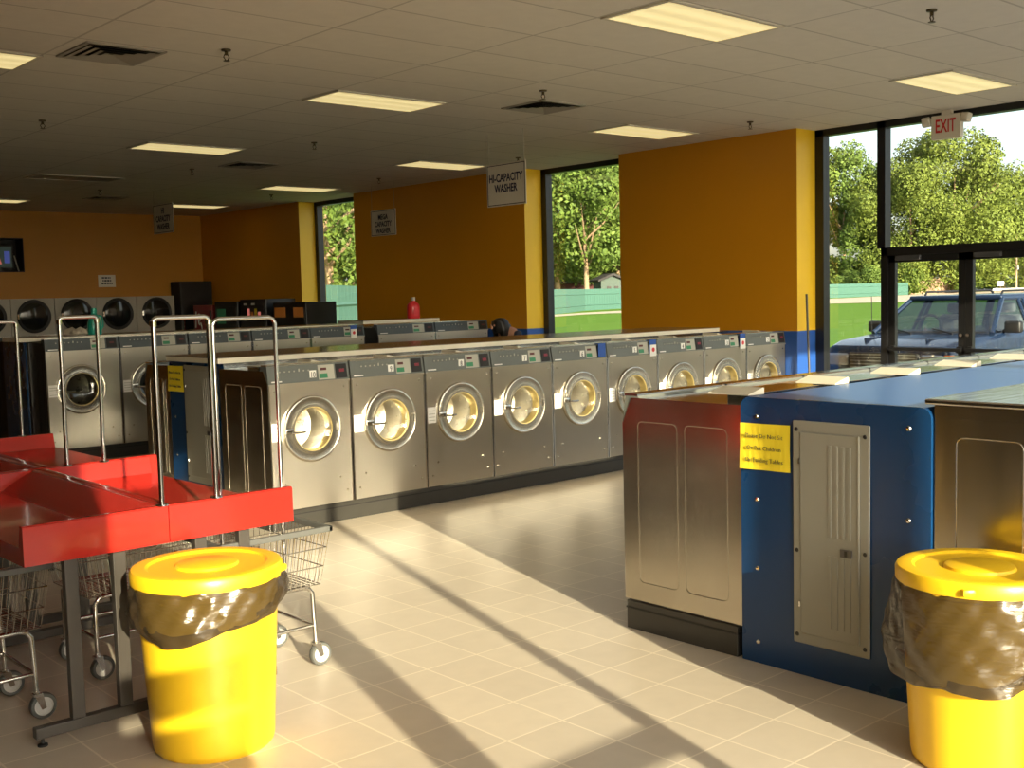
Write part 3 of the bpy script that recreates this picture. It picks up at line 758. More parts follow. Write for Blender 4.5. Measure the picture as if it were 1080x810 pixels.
tray(t2, 1.50, 2.098, 6.075, 7.71, right_lip=True); tray(t2, 2.102, 2.72, 6.075, 7.71, left_lip=True)
legs_frame(t2, 1.55, 2.66, 6.22, [1.70, 1.90, 2.30, 2.50]); legs_frame(t2, 1.55, 2.66, 7.6, [1.70, 1.90, 2.30, 2.50])
garment_rack(t2, 2.30, 2.525, 7.693, .904, 1.66)
localise(t2)

# ------------------------------------------------------------------ trash cans
def trash_can(label, x, y, bag_z0, bag_r, rz, seed, tilt, low, tab):
    t = thing('trash_can', label, 'trash can', (x, y, 0), rz)
    b = MB(); b.lathe([(0, .004), (.205, .004), (.222, .0), (.234, .012), (.238, .03), (.274, .655), (.286, .66), (.288, .675), (.262, .675), (.225, .02), (0, .02)], n=64)
    b.build('body', 'yellow', t, 40)
    b = MB(); b.lathe([(.285, .672), (.293, .676), (.295, .715), (.287, .728), (.27, .732), (.235, .730), (.225, .722), (.125, .722), (.120, .731), (.108, .735), (0, .737)], n=64)
    for a in (tab - rz,): b.box(.282 * math.cos(a) - .025, .282 * math.cos(a) + .025, .282 * math.sin(a) - .025, .282 * math.sin(a) + .025, .684, .712, bev=.01)
    b.build('lid', 'yellow', t, 35)
    R = random.Random(seed); ph = [R.uniform(0, 6.28) for _ in range(8)]
    def fn(r, h, a):
        k = (0.70 - h) / .2
        rr = r + .008 * k * math.sin(5 * a + ph[0] + 14 * h) + .0035 * math.sin(13 * a + ph[1] + 45 * h) + .003 * math.sin(21 * a + ph[2] - 60 * h) + .010 * k * math.sin(3 * a + ph[3])
        hh = h + (.018 * math.sin(2 * a + ph[4]) + .012 * math.sin(5 * a + ph[5]) + - tilt * math.cos(a + rz - low)) * min(1., k)
        return rr, hh
    z = .682; prof = [(.289, z), (.296, z - .012)]
    n = 14
    for i in range(1, n + 1):
        u = i / n; prof.append((.296 + (bag_r - .296) * math.sin(PI * min(1., u * .62)) - .03 * max(0, u - .75) * 2, z - .012 - (z - .012 - bag_z0) * u))
    prof.append((prof[-1][0] - .022, bag_z0 + .004)); prof.append((.268, bag_z0 + .03))
    b = MB(); b.lathe(prof, n=160, fn=fn); b.build('bin_liner', 'bag', t, 60)
    return t
trash_can('yellow round trash can with brown bag liner in front of the red table', 2.02, 4.10, .535, .312, .4, 3, .05, 3.3, -.65)
trash_can('yellow round trash can with long brown bag liner beside the near blue panel', 3.962, 1.895, .385, .318, 2.4, 11, .045, 2.9, 3.45)

# ------------------------------------------------------------------ laundry carts
def make_cart(label, L=.82):
    t = thing('laundry_cart', label, 'laundry cart', group='wire laundry carts')
    W, zt, zb = .50, .66, .40           # local x -L..0, y 0..W
    ix, iy = .045, .03                           # basket tapers downwards
    b = MB(); r = .002
    nx, ny = int(L * 32), 16
    lx = lambda u, z: -L + ix * (1 - z) + (L - 2 * ix * (1 - z)) * u
    ly = lambda v, z: iy * (1 - z) + (W - 2 * iy * (1 - z)) * v
    Z = lambda z: zb + (zt - zb) * z
    for i in range(nx + 1):
        u = i / nx
        b.tube([(lx(u, 1), ly(0, 1), Z(1)), (lx(u, 0), ly(0, 0), Z(0)), (lx(u, 0), ly(1, 0), Z(0)), (lx(u, 1), ly(1, 1), Z(1))], r, 4, cap=False)
    for j in range(ny + 1):
        v = j / ny
        b.tube([(lx(0, 1), ly(v, 1), Z(1)), (lx(0, 0), ly(v, 0), Z(0)), (lx(1, 0), ly(v, 0), Z(0)), (lx(1, 1), ly(v, 1), Z(1))], r, 4, cap=False)
    for z in (.0, .33, .68):
        b.tube([(lx(0, z), ly(0, z), Z(z)), (lx(1, z), ly(0, z), Z(z)), (lx(1, z), ly(1, z), Z(z)), (lx(0, z), ly(1, z), Z(z))], .003, 5, closed=True)
    b.build('wire_basket', 'wire', t)
    b = MB()
    for (p, q) in (((-L, 0), (0, 0)), ((0, 0), (0, W)), ((0, W), (-L, W)), ((-L, W), (-L, 0))):
        b.box(min(p[0], q[0]) - .011, max(p[0], q[0]) + .011, min(p[1], q[1]) - .011, max(p[1], q[1]) + .011, zt - .008, zt + .020, bev=.005)
    b.build('bumper_rim', 'bumper', t)
    b = MB(); f = .011
    for yy in (.05, W - .05):
        b.tube([(-L + .08, yy, .10), (-L + .08, yy, .36), (-L + .10, yy, .385), (-L + .13, yy, .392), (-.13, yy, .392), (-.10, yy, .385), (-.08, yy, .36), (-.07, yy, .10)], f, 8)
        b.tube([(-L + .08, yy, .20), (-.075, yy, .20)], f * .8, 8)
    for xx in (-L + .08, -.075): b.tube([(xx, .05, .20), (xx, W - .05, .20)], f * .8, 8)
    b.build('frame', 'wire', t, 50)
    for (xx, yy) in ((-L + .08, .05), (-L + .08, W - .05), (-.07, .05), (-.07, W - .05)):
        b = MB(); b.tube([(0, 0, .10), (0, 0, .125)], .014, 10)
        for s_ in (-1, 1): b.prism([(-.018, s_ * .019, .115), (.018, s_ * .019, .115), (.032, s_ * .019, .05), (.012, s_ * .019, .045)], (0, .002 * s_, 0))
        b.box(-.018, .018, -.02, .02, .105, .116)
        c = b.build('caster', 'wire', t); c.location = (xx, yy, 0)
        q = MB(); q.lathe([(0, -.012), (.034, -.012), (.036, -.015), (.050, -.015), (.055, -.008), (.055, .008), (.050, .015), (.036, .015), (.034, .012), (0, .012)], (.022, 0, .055), 28, 'Y', 0)
        q.lathe([(.040, -.0165), (.052, -.0165), (.0565, -.009), (.0565, .009), (.052, .0165), (.040, .0165)], (.022, 0, .0565), 28, 'Y', 1); q.build('wheel', ['wheel', 'bumper'], c, 40)
    return t
ca = make_cart('wire laundry cart parked behind the trash can, casters in the sun', .575); ca.location = (2.885, 4.56, 0)
def cart_rack(par, xa, xb, y, z0=.40, z1=1.675):
    b = MB(); r = .0105; c = .03
    pts = [(xa, y, z0), (xa, y, z1 - c), (xa + .01, y, z1 - .01), (xa + c, y, z1), (xb - c, y, z1), (xb - .01, y, z1 - .01), (xb, y, z1 - c), (xb, y, z0)]
    b.tube(pts, r, 12); return b.build('hanging_bar', 'chrome', par, 50)
cb = make_cart('wire laundry cart under the shaded corner of the red table, cut by the photo edge'); cb.location = (1.665, 4.82, 0)
cc = dup(cb, (2.72, 5.13, 0), 0, label='wire laundry cart tucked under the middle of the red table behind its legs')
cart_rack(ca, -.335, .003, .44)
# the hanging bar stands on the outer rim of the cart
# ------------------------------------------------------------------ bottles, cloth and broom
t = thing('detergent_bottle', 'red detergent bottle with pale cap standing on the far shelf', 'bottle', (9.8, 13.05, 1.4501))
b = MB(); b.lathe([(0, 0), (.092, 0), (.10, .012), (.10, .16), (.092, .20), (.05, .235), (.036, .245), (.036, .255), (0, .255)], n=28, fn=lambda r, h, a: (r * (1 - .22 * abs(math.sin(a)) ** 2), h)); b.build('body', 'bottle_red', t, 45)
b = MB(); b.lathe([(.034, .253), (.036, .258), (.034, .305), (0, .305)], n=20); b.build('cap', 'keypad', t, 45)
b = MB(); b.box(-.045, .045, -.0815, -.0795, .04, .13); b.build('label_print', 'paperred', t)
t = thing('detergent_bottle', 'teal detergent bottle with a loop handle standing on the far shelf', 'bottle', (5.21, 13.16, 1.4121))
b = MB(); b.lathe([(0, 0), (.075, 0), (.082, .012), (.078, .14), (.045, .22), (.030, .25), (.030, .265), (0, .265)], n=24, fn=lambda r, h, a: (r * (1 - .3 * abs(math.sin(a)) ** 2), h)); b.build('body', 'bottle_green', t, 45)
b = MB(); b.tube([(.045, 0, .22), (.085, 0, .21), (.10, 0, .16), (.10, 0, .09), (.075, 0, .06)], .013, 8); b.build('handle', 'bottle_green', t, 50)
b = MB(); b.lathe([(.031, .262), (.034, .268), (.030, .31), (0, .31)], n=18); b.build('cap', 'bottle_green', t, 45)
b = MB(); R = random.Random(5)
b.lathe([(0, .0), (.10, .0), (.12, .02), (.10, .055), (.05, .075), (0, .07)], (0, 0, 0), 40, fn=lambda r, h, a: (r * (1 + .25 * math.sin(3 * a + 1) + .1 * math.sin(9 * a + h * 60)), h * (1 + .3 * math.sin(2 * a + r * 30))))
o = b.build('wash_cloth', 'cloth', None, 60); o.location = (4.985, 13.16, 1.4121); tag(o, 'crumpled beige cloth lying beside the teal detergent bottle', 'cloth')
t = thing('broom', 'long thin broom leaning upright against the yellow wall return', 'broom', (10.80, 7.10, 0))
b = MB(); b.tube([(0, 0, .12), (.10, .12, 1.68)], .013, 10); b.build('handle', 'leg', t, 50)
b = MB(); b.box(-.03, .03, -.16, .16, .08, .13, bev=.01); b.build('head', 'bronze', t)
b = MB()
for k in range(22):
    for q in (-.02, 0, .02): b.tube([(q, -.15 + k * .0143, .08), (q * 1.6, -.155 + k * .0148, .0)], .004, 4)
b.build('bristles', 'blackmatte', t)

# ------------------------------------------------------------------ back wall: dryers, cabinet, vending machines, television, sign
def make_dryer(label, w=.79):
    t = thing('stacked_dryer', label, 'dryer', group='dryers along the back wall')
    b = MB(); b.box(.004, w - .004, 0, .25, .0, 1.905, bev=.006); b.box(.004, w - .004, -.004, 0, .965, .985); b.box(.03, w - .03, -.006, 0, 1.10, 1.17)
    b.build('cabinet', 'dryer', t)
    for cz in (1.575, .60):
        b = MB(); R = .305; b.lathe([(R, 0), (R + .005, -.02), (R - .015, -.035), (R - .05, -.03), (R - .055, -.012)], (w / 2 + .01, 0, cz), 48, 'Y'); dr = b.build('door', 'blackmatte', t, 40)
        b = MB(); b.lathe([(R - .05, -.02), (R * .6, -.032), (0, -.036)], (w / 2 + .01, 0, cz), 40, 'Y'); b.build('door_glass', 'darkglass', dr, 60)
        b = MB(); b.box(w / 2 + .01 - R - .005, w / 2 + .01 - R + .035, -.055, -.03, cz - .05, cz + .05, bev=.008); b.build('door_handle', 'chrome', dr)
    return t
d0 = make_dryer('white stacked dryer next to the tall black cabinet on the back wall'); d0.location = (9.37, YB - .255, 0)
for i in range(1, 5):
    dup(d0, (9.37 - .795 * i, YB - .255, 0), label='white stacked dryer with a round dark door, %s from the tall black cabinet' % ords[i])
t = thing('storage_cabinet', 'tall matte black cabinet standing in the back corner', 'cabinet', (10.64, YB - .42, 0))
b = MB(); b.box(-.44, .26, -.02, .40, .08, 2.185, bev=.01); b.build('body', 'blackmatte', t)
b = MB(); b.box(-.42, .24, -.032, -.021, .62, 2.16, bev=.004); b.build('door', 'black', t)
b = MB(); b.box(-.42, .24, -.034, -.021, .30, .58, bev=.004); b.build('lower_panel', 'greydark', t)
b = MB(); b.box(-.40, .22, .02, .36, 0, .085); b.build('base', 'black', t)
b = MB(); b.box(-.40, -.37, -.05, -.03, 1.2, 1.45, bev=.004); b.build('handle', 'chrome', t)
t = thing('wall_sign', 'small white notice with three dark lines above the dryers', 'notice', (8.90, YB - .002, 2.10))
b = MB(); b.box(-.17, .17, -.008, 0, 0, .235); b.build('board', 'signwhite', t)
b = MB()
for k, wd in enumerate((.22, .17, .20)):
    x = -wd / 2; R = random.Random(k)
    while x < wd / 2 - .02:
        l = R.uniform(.018, .05); b.box(x, min(x + l, wd / 2), -.010, -.0082, .055 + k * .055, .085 + k * .055); x += l + .012
b.build('print_lines', 'ink', t)
t = thing('television', 'small television glowing in the dark niche of the back wall', 'television', (6.90, YB + .22, nz0 + .012))
b = MB(); b.box(-.40, .33, -.05, .10, .05, .50, bev=.012); b.box(-.15, .1, -.06, .08, .001, .05); b.build('case', 'black', t)
b = MB(); b.box(-.36, .29, -.058, -.051, .09, .46, 0); b.build('screen', 'screendark', t)
b = MB(); b.box(.16, .26, -.062, -.0585, .16, .38); b.box(-.3, -.1, -.062, -.0585, .22, .34); b.build('picture_blue', 'screenblue', t)
b = MB(); b.prism([(-.02, -.0585, .14), (.11, -.0585, .14), (.06, -.0585, .32), (.03, -.0585, .32)], (0, -.003, 0)); b.build('picture_red', 'screenred', t)
b = MB(); b.tube([(.42, -.02, .01), (.35, -.02, .30)], .012, 8); b.build('stand_arm', 'keypad', t)

def vending(label, y0, y1, h, body, d=.62):
    t = thing('vending_machine', label, 'vending machine', (XW - .02 - d, (y0 + y1) / 2, 0)); w = (y1 - y0) / 2
    b = MB(); b.box(0, d, -w, w, .06, h, bev=.012); b.box(.05, d - .05, -w + .05, w - .05, 0, .07); b.build('body', body, t)
    b = MB(); b.box(-.012, 0, -w + .04, w - .04, .55, h - .10, bev=.004); b.build('front_panel', 'black', t)
    b = MB(); b.box(-.02, 0, -w + .12, w - .12, .22, .42, bev=.006); b.build('delivery_flap', 'greydark', t)
    return t, w
t, w = vending('red drink machine with a white script stroke in the back corner', 20.15, 20.95, 1.70, 'redm')
b = MB(); b.box(-.018, -.0125, -w + .10, w - .08, .9, 1.62); b.build('picture_panel', 'redm', t)
b = MB(); b.tube([(-.022, .22 - .30 * u, 1.50 - .36 * u + .05 * math.sin(u * 14)) for u in [k / 24 for k in range(25)]], .014, 6); b.tube([(-.022, .27, 1.26), (-.022, .24, 1.58)], .014, 6)
b.tube([(-.022, .12 + .06 * math.cos(k * .5), 1.46 + .07 * math.sin(k * .5)) for k in range(13)], .012, 6); b.build('script_mark', 'digit', t)
t, w = vending('black snack machine with a green panel beside the red drink machine', 19.15, 20.05, 1.76, 'black')
b = MB(); b.box(-.020, -.0125, 0, .32, 1.34, 1.62); b.build('green_panel', 'green_panel', t)
t, w = vending('black snack machine with coloured packets in its lit window', 18.1, 19.05, 1.79, 'black')
b = MB()
R = random.Random(3)
for k in range(4): b.box(-.020, -.0125, -.30 + k * .13, -.22 + k * .13, 1.42 + .05 * (k % 2), 1.56 + .06 * (k % 2), k % 3)
for k in range(2): b.box(-.020, -.0125, -.1 + k * .28, .02 + k * .28, 1.68, 1.72, 3)
b.build('packets', ['screenred', 'notice', 'orange_panel', 'digit'], t)
t, w = vending('black game machine with an orange marquee beside the farthest window', 16.75, 17.85, 1.72, 'black')
b = MB(); b.box(-.020, -.0125, -w + .06, -w + .38, 1.46, 1.63); b.build('marquee', 'orange_panel', t)
b = MB(); b.box(-.020, -.0125, w - .45, w - .08, 1.46, 1.63); b.build('marquee', 'orange_panel', t)

# ------------------------------------------------------------------ person bending at the end of the far row
def skin_obj(name, verts, edges, rad, m, parent, levels=2, root=0):
    bm = bmesh.new(); L = bm.verts.layers.skin.verify()
    vs = [bm.verts.new(v) for v in verts]
    for i, j in edges: bm.edges.new((vs[i], vs[j]))
    for v, r in zip(vs, rad): v[L].radius = (r, r) if not isinstance(r, tuple) else r
    vs[root][L].use_root = True
    me = bpy.data.meshes.new(name); bm.to_mesh(me); bm.free()
    o = bpy.data.objects.new(name + '_source', me); C.objects.link(o)
    o.modifiers.new('skin', 'SKIN'); s_ = o.modifiers.new('sub', 'SUBSURF'); s_.levels = levels; s_.render_levels = levels
    dg = bpy.context.evaluated_depsgraph_get(); m2 = bpy.data.meshes.new_from_object(o.evaluated_get(dg)); bpy.data.objects.remove(o)
    m2.name = name; m2.materials.clear(); m2.materials.append(M[m]); m2.polygons.foreach_set('use_smooth', [True] * len(m2.polygons))
    r = bpy.data.objects.new(name, m2); C.objects.link(r); r.parent = parent; return r
t = thing('person', 'dark-haired person bending down behind the sunlit washer row', 'person', (10.02, 11.05, 0))
# local: faces -x, bends forward from the hips
J = [(0.05, 0, .92), (-.02, 0, 1.04), (-.12, 0, 1.17), (-.22, 0, 1.27), (-.275, 0, 1.31), (-.33, 0, 1.345), (-.375, 0, 1.37),
     (.05, .10, .88), (.03, .11, .48), (.06, .11, .08), (-.08, .12, .03),
     (.05, -.10, .88), (.03, -.11, .48), (.06, -.11, .08), (-.08, -.12, .03),
     (-.20, .17, 1.24), (-.24, .24, 1.00), (-.42, .20, .86), (-.50, .19, .83),
     (-.20, -.17, 1.24), (-.24, -.24, 1.00), (-.42, -.20, .86), (-.50, -.19, .83)]
Ed = [(0, 1), (1, 2), (2, 3), (3, 4), (4, 5), (5, 6), (0, 7), (7, 8), (8, 9), (9, 10), (0, 11), (11, 12), (12, 13), (13, 14), (3, 15), (15, 16), (16, 17), (17, 18), (3, 19), (19, 20), (20, 21), (21, 22)]
Rd = [.13, .125, .135, .11, .055, .085, .095, .085, .06, .045, .04, .085, .06, .045, .04, .06, .045, .035, .03, .06, .045, .035, .03]
for s_ in (1, -1):   # fingers
    wi = 18 if s_ > 0 else 22
    for k in range(4):
        a = len(J); J += [(-.535, s_ * (.165 + .018 * k), .815), (-.575, s_ * (.163 + .019 * k), .795 - .004 * k)]; Rd += [.010, .008]; Ed += [(wi, a), (a, a + 1)]
    a = len(J); J += [(-.515, s_ * .155, .80), (-.535, s_ * .145, .775)]; Rd += [.011, .009]; Ed += [(wi, a), (a, a + 1)]
bo = skin_obj('body', J, Ed, Rd, 'skin', t)
skin_obj('shirt', [(.05, 0, .90), (-.02, 0, 1.04), (-.12, 0, 1.17), (-.22, 0, 1.27), (-.20, .17, 1.24), (-.235, .235, 1.04), (-.20, -.17, 1.24), (-.235, -.235, 1.04)],
         [(0, 1), (1, 2), (2, 3), (3, 4), (4, 5), (3, 6), (6, 7)], [.148, .142, .150, .122, .074, .060, .074, .060], 'shirt', t)
skin_obj('trousers', [(.05, 0, .92), (.05, .10, .86), (.03, .11, .48), (.06, .11, .10), (.05, -.10, .86), (.03, -.11, .48), (.06, -.11, .10)],
         [(0, 1), (1, 2), (2, 3), (0, 4), (4, 5), (5, 6)], [.145, .10, .075, .062, .10, .075, .062], 'jeans', t)
b = MB(); b.lathe([(0, .112), (.055, .103), (.096, .062), (.112, .01), (.116, -.05), (.108, -.11), (.08, -.15)], (-.325, 0, 1.35), 32, fn=lambda r, h, a: (r * (1 + .04 * math.sin(6 * a) + (.12 if math.cos(a) > 0 else -.06) * abs(math.cos(a))), h - .03 * max(0, -math.cos(a)) * 0 + (.06 if math.cos(a) < -.45 and h < .02 else 0)))
b.lathe([(0, .06), (.06, .04), (.085, -.02), (.07, -.10), (.03, -.15), (0, -.16)], (-.235, 0, 1.335), 20, fn=lambda r, h, a: (r * (1 + .1 * math.sin(5 * a)), h)); b.build('hair', 'hair', t, 60)
b = MB()
for s_ in (1, -1): b.lathe([(0, -.010), (.012, -.004), (.012, .004), (0, .010)], (-.455, s_ * .035, 1.365), 12, 'X')
b.lathe([(0, -.03), (.016, -.012), (.012, .012), (0, .02)], (-.468, 0, 1.34), 12); b.build('face_features', 'skin', t, 60)

# ------------------------------------------------------------------ outdoors
b = MB()
b.poly([(11.45, -200, -.03), (500, -200, -.03), (500, 400, -.03), (11.45, 400, -.03)])
o = struct(b.build('ground_lawn', 'grass'))
b = MB(); b.box(11.47, 13.0, -15, 30, -.10, -.005); o = struct(b.build('sidewalk', 'dirt'))
b = MB(); b.box(13.0, 21.5, -25, 9.6, -.10, -.015); o = struct(b.build('parking_lot', 'asphalt'))
b = MB(); b.box(-60, 60, -30, YF - .2, -.14, -.02); struct(b.build('forecourt', 'asphalt'))
FW = Vector((.664, .744)).normalized(); RT = Vector((FW.y, -FW.x))
def at(px, d): 
    p = d * (FW + (px - 540) / 1190. * RT); return p.x, p.y
def strip(name, pts, m, z):
    b = MB()
    for (a0, a1), (c0, c1) in zip(pts, pts[1:]): b.poly([(*a0, z), (*c0, z), (*c1, z), (*a1, z)])
    return struct(b.build(name, m))
strip('dirt_road', [(at(300, 45), at(300, 50)), (at(480, 72), at(480, 79)), (at(620, 93), at(620, 101)), (at(880, 118), at(880, 165)), (at(1000, 120), at(1000, 215)), (at(1250, 125), at(1250, 330))], 'dirt', -.01)

# green board fence
t = thing('board_fence', 'long pale green board fence along the far edge of the lawn', 'fence')
pts = [at(300, 25), at(360, 30), at(460, 62), at(620, 113), at(760, 150), at(960, 200)]
b = MB()
for (p, q) in zip(pts, pts[1:]):
    L = math.dist(p, q); n = max(1, int(L / .6)); nx_, ny_ = -(q[1] - p[1]) / L * .03, (q[0] - p[0]) / L * .03
    for k in range(n):
        a = [p[i] + (q[i] - p[i]) * k / n for i in (0, 1)]; c = [p[i] + (q[i] - p[i]) * (k + .96) / n for i in (0, 1)]
        b.prism([(*a, -.03), (*c, -.03), (*c, 2.12), (*a, 2.12)], (nx_, ny_, 0))
b.build('boards', 'fence', t)
b = MB()
for (p, q) in zip(pts, pts[1:]):
    for z in (.5, 1.6): b.tube([(*p, z), (*q, z)], .06, 4)
b.build('rail', 'fence', t)
t = thing('board_fence', 'weathered pinkish wooden fence below the big trees', 'fence')
pts = [at(961, 206), at(998, 214), at(1026, 219)]; b = MB()
R = random.Random(9)
for (p, q) in zip(pts, pts[1:]):
    L = math.dist(p, q); n = int(L / .35)
    for k in range(n):
        a = [p[i] + (q[i] - p[i]) * k / n for i in (0, 1)]; c = [p[i] + (q[i] - p[i]) * (k + .9) / n for i in (0, 1)]
        b.prism([(*a, -.03), (*c, -.03), (*c, 2.9 + R.uniform(-.2, .2)), (*a, 2.9 + R.uniform(-.2, .2))], (.05, -.04, 0))
b.build('boards', 'woodfence', t)
b = MB(); b.tube([(*pts[0], 1.5), (*pts[1], 1.5), (*pts[2], 1.5)], .08, 4); b.build('rail', 'woodfence', t)

def crown_mesh(h, r, seed, n, low, leaf, size):
    R = random.Random(seed); V, F = [], []
    blobs = []
    for k in range(46):
        u = R.random(); z = low + (h - low) * (u ** .9)
        prof = math.sin(PI * min(1, .12 + .88 * (1 - (z - low) / (h - low)) ** .75)) if z > low + .35 * (h - low) else .72 + .28 * (z - low) / (.35 * (h - low))
        rr = r * max(.15, prof) * R.random() ** .4; a = R.uniform(0, 2 * PI)
        blobs.append((rr * math.cos(a) * .85, rr * math.sin(a) * .85, z, r * R.uniform(.20, .38)))
    while len(F) < n:
        bx, by, bz, br = blobs[R.randrange(len(blobs))]
        d = Vector((R.gauss(0, 1), R.gauss(0, 1), R.gauss(0, 1))).normalized()
        c = Vector((bx, by, bz)) + d * br * R.uniform(.7, 1.05) * Vector((1, 1, .85)).length / 1.65
        if c.z < .2: continue
        nrm = (d + Vector((R.gauss(0, .5), R.gauss(0, .5), R.gauss(0, .5)))).normalized()
        a = nrm.orthogonal().normalized(); q = nrm.cross(a); th = R.uniform(0, PI); a, q = a * math.cos(th) + q * math.sin(th), q * math.cos(th) - a * math.sin(th)
        s_ = size * R.uniform(.5, 1.2); i = len(V)
        V += [c - a * s_ * .5, c + q * s_ * .32, c + a * s_ * .5, c - q * s_ * .32]; F.append((i, i + 1, i + 2, i + 3))
    me = bpy.data.meshes.new('foliage'); me.from_pydata([tuple(v) for v in V], [], F); me.materials.append(M[leaf]); return me
def make_tree(label, h, r, seed, leaf, n=6500, low=2.5, size=.9, tr=.35):
    t = thing('tree', label, 'tree', group='trees beyond the lawn')
    o = bpy.data.objects.new('foliage', crown_mesh(h, r, seed, n, low, leaf, size)); C.objects.link(o); o.parent = t
    b = MB(); R = random.Random(seed)
    b.tube([(0, 0, -.05), (.05, .1, h * .25), (-.15, .1, h * .5), (.1, 0, h * .8)], [tr, tr * .75, tr * .5, tr * .15], 9)
    for k in range(6):
        a = R.uniform(0, 6.28); z = h * R.uniform(.22, .5); e = r * .6
        b.tube([(0, .05, z), (e * .5 * math.cos(a), e * .5 * math.sin(a), z + h * .10), (e * math.cos(a), e * math.sin(a), z + h * .24)], [tr * .4, tr * .28, tr * .1], 6)
    b.build('trunk', 'bark', t, 60); return t
def put(t, px, d, rz=0, sc=1, label=None):
    x, y = at(px, d)
    o = t if label is None else dup(t, (0, 0, 0), label=label)
    o.location = (x, y, 0); o.rotation_euler = (0, 0, rz); o.scale = (sc, sc, sc); return o
TA = make_tree('dense leafy tree beyond the green fence in the near tall window, beside its dark frame', 19, 8.5, 1, 'leafA', 15200, 4.5, 0.56)
put(TA, 592, 128, 0.3)
TB = make_tree('leafy tree with a pale bare trunk beyond the fence in the near tall window', 17, 6.5, 2, 'leafA', 11400, 5.6, 0.53, .32); put(TB, 622, 118, 0)
put(TA, 655, 134, 2.0, 1.05, 'tall leafy tree beyond the fence, half hidden by the orange wall panel')
put(TA, 622, 150, 4.0, 1.15, 'tallest leafy tree at the back of the group in the near tall window')
TW = make_tree('leafy tree filling the farthest narrow window above the fence', 12, 5.5, 4, 'leafA', 13300, 1.6, 0.36, .28); put(TW, 353, 58)
put(TW, 380, 66, 1.5, 1.0, 'leafy tree beside the orange panel in the farthest narrow window')
put(TW, 333, 70, 3.1, 1.05, 'leafy tree behind the black frame of the farthest narrow window')
TC = make_tree('rounded olive tree with a huge dome crown behind the exit sign', 27.5, 13.5, 5, 'leafB', 36000, 3.0, 0.68, .5); put(TC, 1008, 214)
TD = make_tree('tall feathery green tree next to the yellow wall return in the corner glazing', 27, 8.0, 6, 'leafC', 16150, 2.0, 0.69, .4); put(TD, 893, 216)
put(TD, 925, 226, 2.2, .88, 'feathery green tree behind the upper door mullion')
put(TC, 962, 208, 1.7, .80, 'olive tree with dense crown just inside the doors frame')
put(TC, 1060, 230, 3.3, .80, 'olive tree at the sloping side of the dome crowned tree')
put(TD, 860, 220, 4.0, 1.0, 'feathery green tree mostly hidden by the yellow wall return')
TE = make_tree('darker small tree near the utility pole at the photo edge', 19, 8, 8, 'leafC', 11400, 1.5, 0.73); put(TE, 1092, 262)
TBu = make_tree('low round bush in front of the wooden fence under the big trees', 5.0, 3.2, 10, 'leafA', 4940, .2, 0.4, .12); put(TBu, 958, 203)
put(TBu, 917, 199, 1, .95, 'low round bush growing over the green fence beside the mullion')
put(TBu, 1020, 212, 2, 1.05, 'low bush in the gap between the doors and the white house')
put(TBu, 1046, 236, 3, 1.1, 'low bush below the white house gable')
put(TBu, 897, 203, 2, .8, 'low bush behind the green fence beyond the car aerial')

def house(name, label, px, d, w, dep, hw, hr, wall, roof, rz):
    x, y = at(px, d); t = thing(name, label, 'house', (x, y, 0), rz); a, c = w / 2, dep / 2
    b = MB(); b.box(-a, a, -c, c, 0, hw); b.prism([(-a, -c, hw), (a, -c, hw), (0, -c, hw + hr)], (0, dep, 0)); b.build('wall', wall, t)
    b = MB(); e = .4
    for s_ in (-1, 1): b.prism([(0, -c - e, hw + hr + .05), (s_ * (a + e), -c - e, hw - hr * e / a + .05), (s_ * (a + e), -c - e, hw - hr * e / a + .25), (0, -c - e, hw + hr + .3)], (0, dep + 2 * e, 0))
    b.build('roof', roof, t)
    b = MB(); b.box(-a * .5, -a * .15, -c - .05, -c, hw * .45, hw * .8); b.box(a * .15, a * .5, -c - .05, -c, hw * .45, hw * .8); b.build('window', 'darkglass', t)
yawc = math.atan2(FW.y, FW.x) - PI / 2
house('house', 'white gabled house wall seen through the right door glass', 1031, 245, 5.2, 9, 5.2, 3.0, 'housewhite', 'roofdark', yawc + .15)
house('house', 'maroon house with dark roof beside the white gable', 1052, 252, 6, 8, 5.0, 2.2, 'maroon', 'roofdark', yawc - .3)
house('house', 'pale green house with grey roof behind the utility pole', 1076, 246, 8, 9, 2.6, 2.0, 'shed', 'roofgrey', yawc + .5)
house('house', 'dark roofed low house behind the tree trunk in the near tall window', 612, 140, 12, 8, 2.9, 1.6, 'maroon', 'roofdark', yawc + PI / 2 - .2)
house('shed', 'pale green shed beyond the fence beside the orange wall edge', 645, 124, 2.6, 3, 3.0, .5, 'shed', 'roofdark', yawc + .2)
x, y = at(1073.5, 225); t = thing('utility_pole', 'tall pale utility pole near the photo edge', 'pole', (x, y, 0))
b = MB(); b.tube([(0, 0, 0), (0, 0, 15.5)], [.22, .15], 10); b.build('post', 'woodfence', t, 50)
b = MB(); b.box(-1.1, 1.1, -.06, .06, 13.9, 14.05); b.build('crossarm', 'woodfence', t)
b = MB(); b.box(-.25, .25, -.35, -.2, 4.2, 5.1); b.build('meter_box', 'housewhite', t)
x, y = at(1057, 205); t = thing('yard_sign', 'small blank white roadside sign on a post', 'sign', (x, y, 0), yawc)
b = MB(); b.box(-.62, .62, -.03, .03, 1.15, 1.95); b.build('board', 'housewhite', t)
b = MB(); b.tube([(0, .05, 0), (0, .05, 1.3)], .05, 8); b.build('post', 'woodfence', t)
x, y = at(1068, 200); t = thing('guard_rail', 'long pale rail along the road behind the parked car', 'rail', (x, y, 0), yawc)
b = MB(); b.box(-3.2, 8, -.04, .04, .35, .68, bev=.02); b.build('beam', 'housewhite', t)
for k in range(5):
    b = MB(); b.box(-2.9 + k * 2.4, -2.75 + k * 2.4, .04, .16, -.02, .6); b.build('post', 'woodfence', t)

